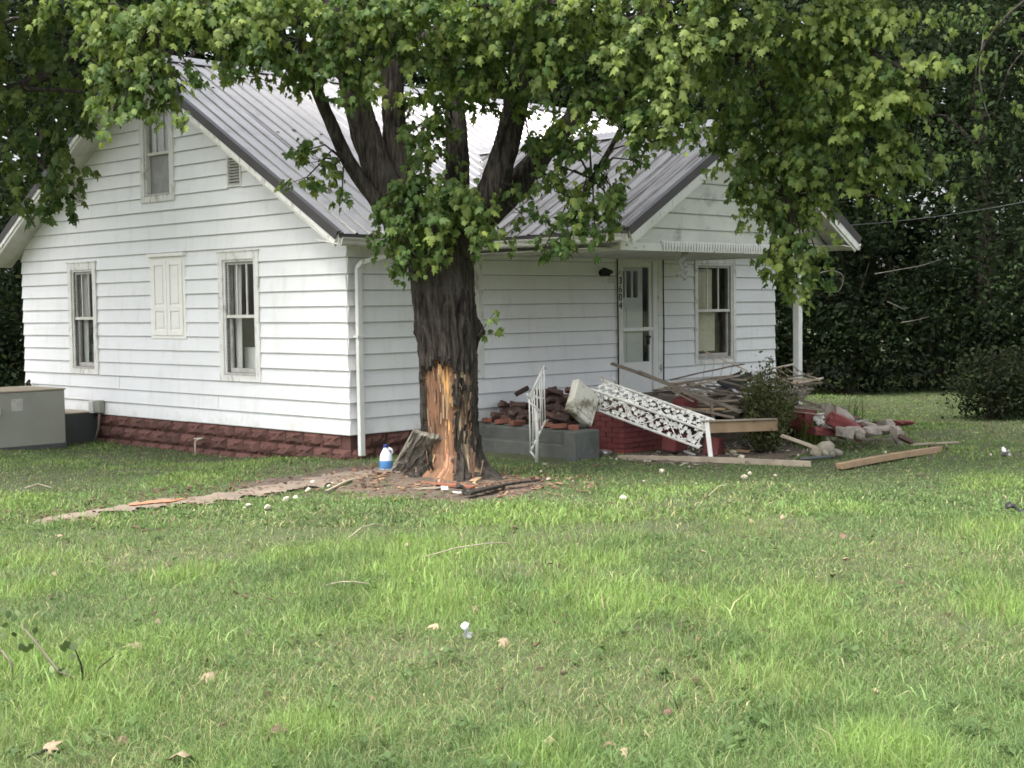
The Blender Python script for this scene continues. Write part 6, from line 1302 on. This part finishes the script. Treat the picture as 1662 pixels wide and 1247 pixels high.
# right edge: bush and the tree hanging over it
o = empty('bush', gat(1612, 690)); tag(o, 'big dark bush at the right edge of the lawn', 'bush'); rs = np.random.default_rng(401); n_ = 5200
mb = MB(); [mb.tube([(.35 + rs.normal() * .1, .9, -.1), (.35 + rs.normal() * .25, .9 + rs.normal() * .2, .6), (.35 + rs.normal() * .4, .9 + rs.normal() * .3, 1.1)], [.03, .02, .008], 5, False) for _ in range(9)]; mb.build('stems', MT['bark'], o)
cl = np.array([.55, 1.0, .50]) + (lambda d: d / np.linalg.norm(d, axis=1, keepdims=True))(rs.normal(size=(110, 3))) * rs.random((110, 1)) ** .4 * np.array([.85, .7, .62]); Cc = cl[rs.integers(0, 110, n_)] + rs.normal(size=(n_, 3)) * .15; leaf_quads(Cc[Cc[:, 2] > .03], rs, .08, srgb(44, 52, 35), 'foliage', o, .4)
rt_tree = far_tree('leafy_tree', 'tall dark tree with drooping boughs at the right edge', (9.3, 24.6, 0), 13, [(0, 0, 7, 2.6, 2.6, 4.2), (-1.2, -.6, 4.6, 1.5, 1.4, 1.5), (-.6, -.4, 3.0, 1.2, 1.2, 1.2), (.5, 0, 2.0, 1.3, 1.2, 1.0), (-1.6, -1.2, 6.2, 1.4, 1.2, 1.1), (-2.4, -1.5, 7.2, 1.3, 1.2, .8), (0, -1.5, 8, 2.4, 1.5, 2)], 20000, srgb(54, 68, 46), .12, .26, None, 55)
# left edge: darker tree hanging before the gable
lt = empty('leafy_tree', (-9.6, 20.0, 0)); tag(lt, 'shady tree with low boughs hanging before the left gable eave', 'tree')
Lk = Vector((-9.6, 20.0, 0))
limb3([Vector((0, 0, -.2)), Vector((.1, 0, 2)), Vector((.3, -.1, 4)), Vector((.2, 0, 7))], [.34, .28, .24, .15], 'trunk', lt, 14, 5)
for pts in ([(-160, 220, 19.8, .13), (-40, 170, 19.5, .10), (60, 130, 19.2, .085), (120, 85, 19.1, .07), (150, 20, 19.0, .06), (175, -60, 18.9, .04)], [(-60, 180, 19.6, .07), (30, 230, 19.2, .04), (90, 290, 19.0, .02), (120, 340, 19, .006)], [(120, 85, 19.1, .03), (165, 120, 18.9, .02), (150, 200, 18.8, .008)], [(-60, 150, 19.4, .05), (60, 145, 19.0, .03), (140, 150, 18.8, .02)]):
    limb3([at(a, b, c) - Lk for a, b, c, _ in pts], [d for *_, d in pts], 'branch', lt, 8, 5)
C, T, Nn, S, tint = [], [], [], [], []
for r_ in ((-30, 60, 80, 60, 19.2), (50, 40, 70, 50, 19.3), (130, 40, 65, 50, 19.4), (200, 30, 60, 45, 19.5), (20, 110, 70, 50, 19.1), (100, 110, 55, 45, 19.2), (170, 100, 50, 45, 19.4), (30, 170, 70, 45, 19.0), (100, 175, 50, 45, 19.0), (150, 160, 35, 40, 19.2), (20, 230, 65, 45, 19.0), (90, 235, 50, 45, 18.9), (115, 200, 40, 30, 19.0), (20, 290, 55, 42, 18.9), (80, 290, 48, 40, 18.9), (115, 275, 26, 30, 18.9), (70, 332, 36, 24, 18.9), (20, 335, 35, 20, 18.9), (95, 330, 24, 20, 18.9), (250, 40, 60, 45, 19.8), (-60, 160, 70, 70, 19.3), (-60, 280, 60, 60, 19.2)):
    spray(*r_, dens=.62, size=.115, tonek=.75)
n_ = 10000; d = wg.normal(size=(n_, 3)); d /= np.linalg.norm(d, axis=1, keepdims=True); p = np.array([-9.5, 17.4, 9.6]) + d * (.4 + .6 * wg.random((n_, 1))) * np.array([4.8, 6.0, 3.6]); p = p[p[:, 2] > 2.3 + .222 * p[:, 1]]; n_ = len(p); d = d[:n_]  # unseen upper crown, enlarged to throw shade on the lawn and low boughs
C.append(p); T.append(d + np.array([0, 0, -.6])); Nn.append(d + np.array([0, 0, .8]) + wg.normal(size=(n_, 3)) * .3); S.append(.26 * (.7 + .6 * wg.random(n_))); tint.append(srgb(92, 116, 54) * (.8 + .4 * wg.random((n_, 1))))
C, T, Nn, S, tint = map(np.concatenate, (C, T, Nn, S, tint))
o = leaves_mesh(C - np.array(Lk), T, Nn, S, tint, 'crown', MT['leaf'], lt); o['kind'] = 'stuff'

# the far wood closing the view
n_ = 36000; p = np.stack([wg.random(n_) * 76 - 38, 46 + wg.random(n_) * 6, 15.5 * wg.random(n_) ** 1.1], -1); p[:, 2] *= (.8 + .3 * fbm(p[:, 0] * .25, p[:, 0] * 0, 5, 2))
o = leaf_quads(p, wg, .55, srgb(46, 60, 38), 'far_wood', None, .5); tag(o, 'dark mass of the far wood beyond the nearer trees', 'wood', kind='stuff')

# pale dead branches showing in the dark of the wood
MT['deadwood'] = M('pale_dead_branch', (.11, .105, .09), (.07, .066, .056), 6, rough=.9)
db = [('curled pale dead branch hanging right of the porch post', [(1310, 452, 27), (1345, 440, 27), (1368, 448, 27), (1362, 472, 27), (1340, 474, 27)]), ('long thin dead branch in the dark wood', [(1420, 445, 27.5), (1460, 438, 27.5), (1500, 430, 27.5), (1535, 418, 27.5)]), ('short dead branch low in the dark wood', [(1462, 524, 27.5), (1486, 520, 27.5), (1508, 514, 27.5)]), ('dead twig in the middle of the dark wood', [(1440, 490, 27.5), (1462, 500, 27.5), (1470, 505, 27.5)]), ('hanging vine before the tall right tree', [(1596, 60, 21), (1590, 120, 21), (1598, 170, 21), (1612, 205, 21)])]
for lab, pts in db:
    P = [at(*q_) for q_ in pts]; o_ = P[0]; b = limb3([p_ - o_ for p_ in P], list(np.linspace(.014, .005, len(P))), 'dead_branch', None, 6, 4, .1, MT['deadwood']); b.location = o_; tag(b, lab, 'branch')

# paler drooping boughs of the right-hand tree
C, T, Nn, S, tint = [], [], [], [], []
for r_ in ((1575, 40, 45, 35, 20.6), (1630, 30, 45, 40, 20.4), (1600, 95, 40, 30, 20.5), (1645, 110, 35, 40, 20.3), (1590, 150, 30, 26, 20.5), (1640, 185, 30, 30, 20.4), (1600, 215, 28, 18, 20.5), (1570, 255, 22, 20, 20.6), (1530, 215, 22, 16, 20.8), (1550, 300, 24, 14, 20.7), (1600, 250, 20, 12, 20.5), (1510, 20, 45, 35, 20.8)):
    spray(*r_, dens=.4, size=.085, tonek=.85)
C, T, Nn, S, tint = map(np.concatenate, (C, T, Nn, S, tint)); T = T + np.array([0, 0, -.5])
o = leaves_mesh(C - np.array(rt_tree.location), T, Nn, S * np.array(.95), tint * np.array([.92, .98, 1.05]), 'bough_leaves', MT['leaf'], rt_tree); o['kind'] = 'stuff'
for pts in ([(1700, -20, 20.6, .03), (1640, 20, 20.4, .02), (1590, 90, 20.5, .012), (1580, 180, 20.5, .006)], [(1690, 60, 20.5, .02), (1640, 110, 20.4, .012), (1610, 200, 20.4, .005)]):
    limb3([at(a, b, c) - Vector(rt_tree.location) for a, b, c, _ in pts], [d for *_, d in pts], 'branch', rt_tree, 6, 4)
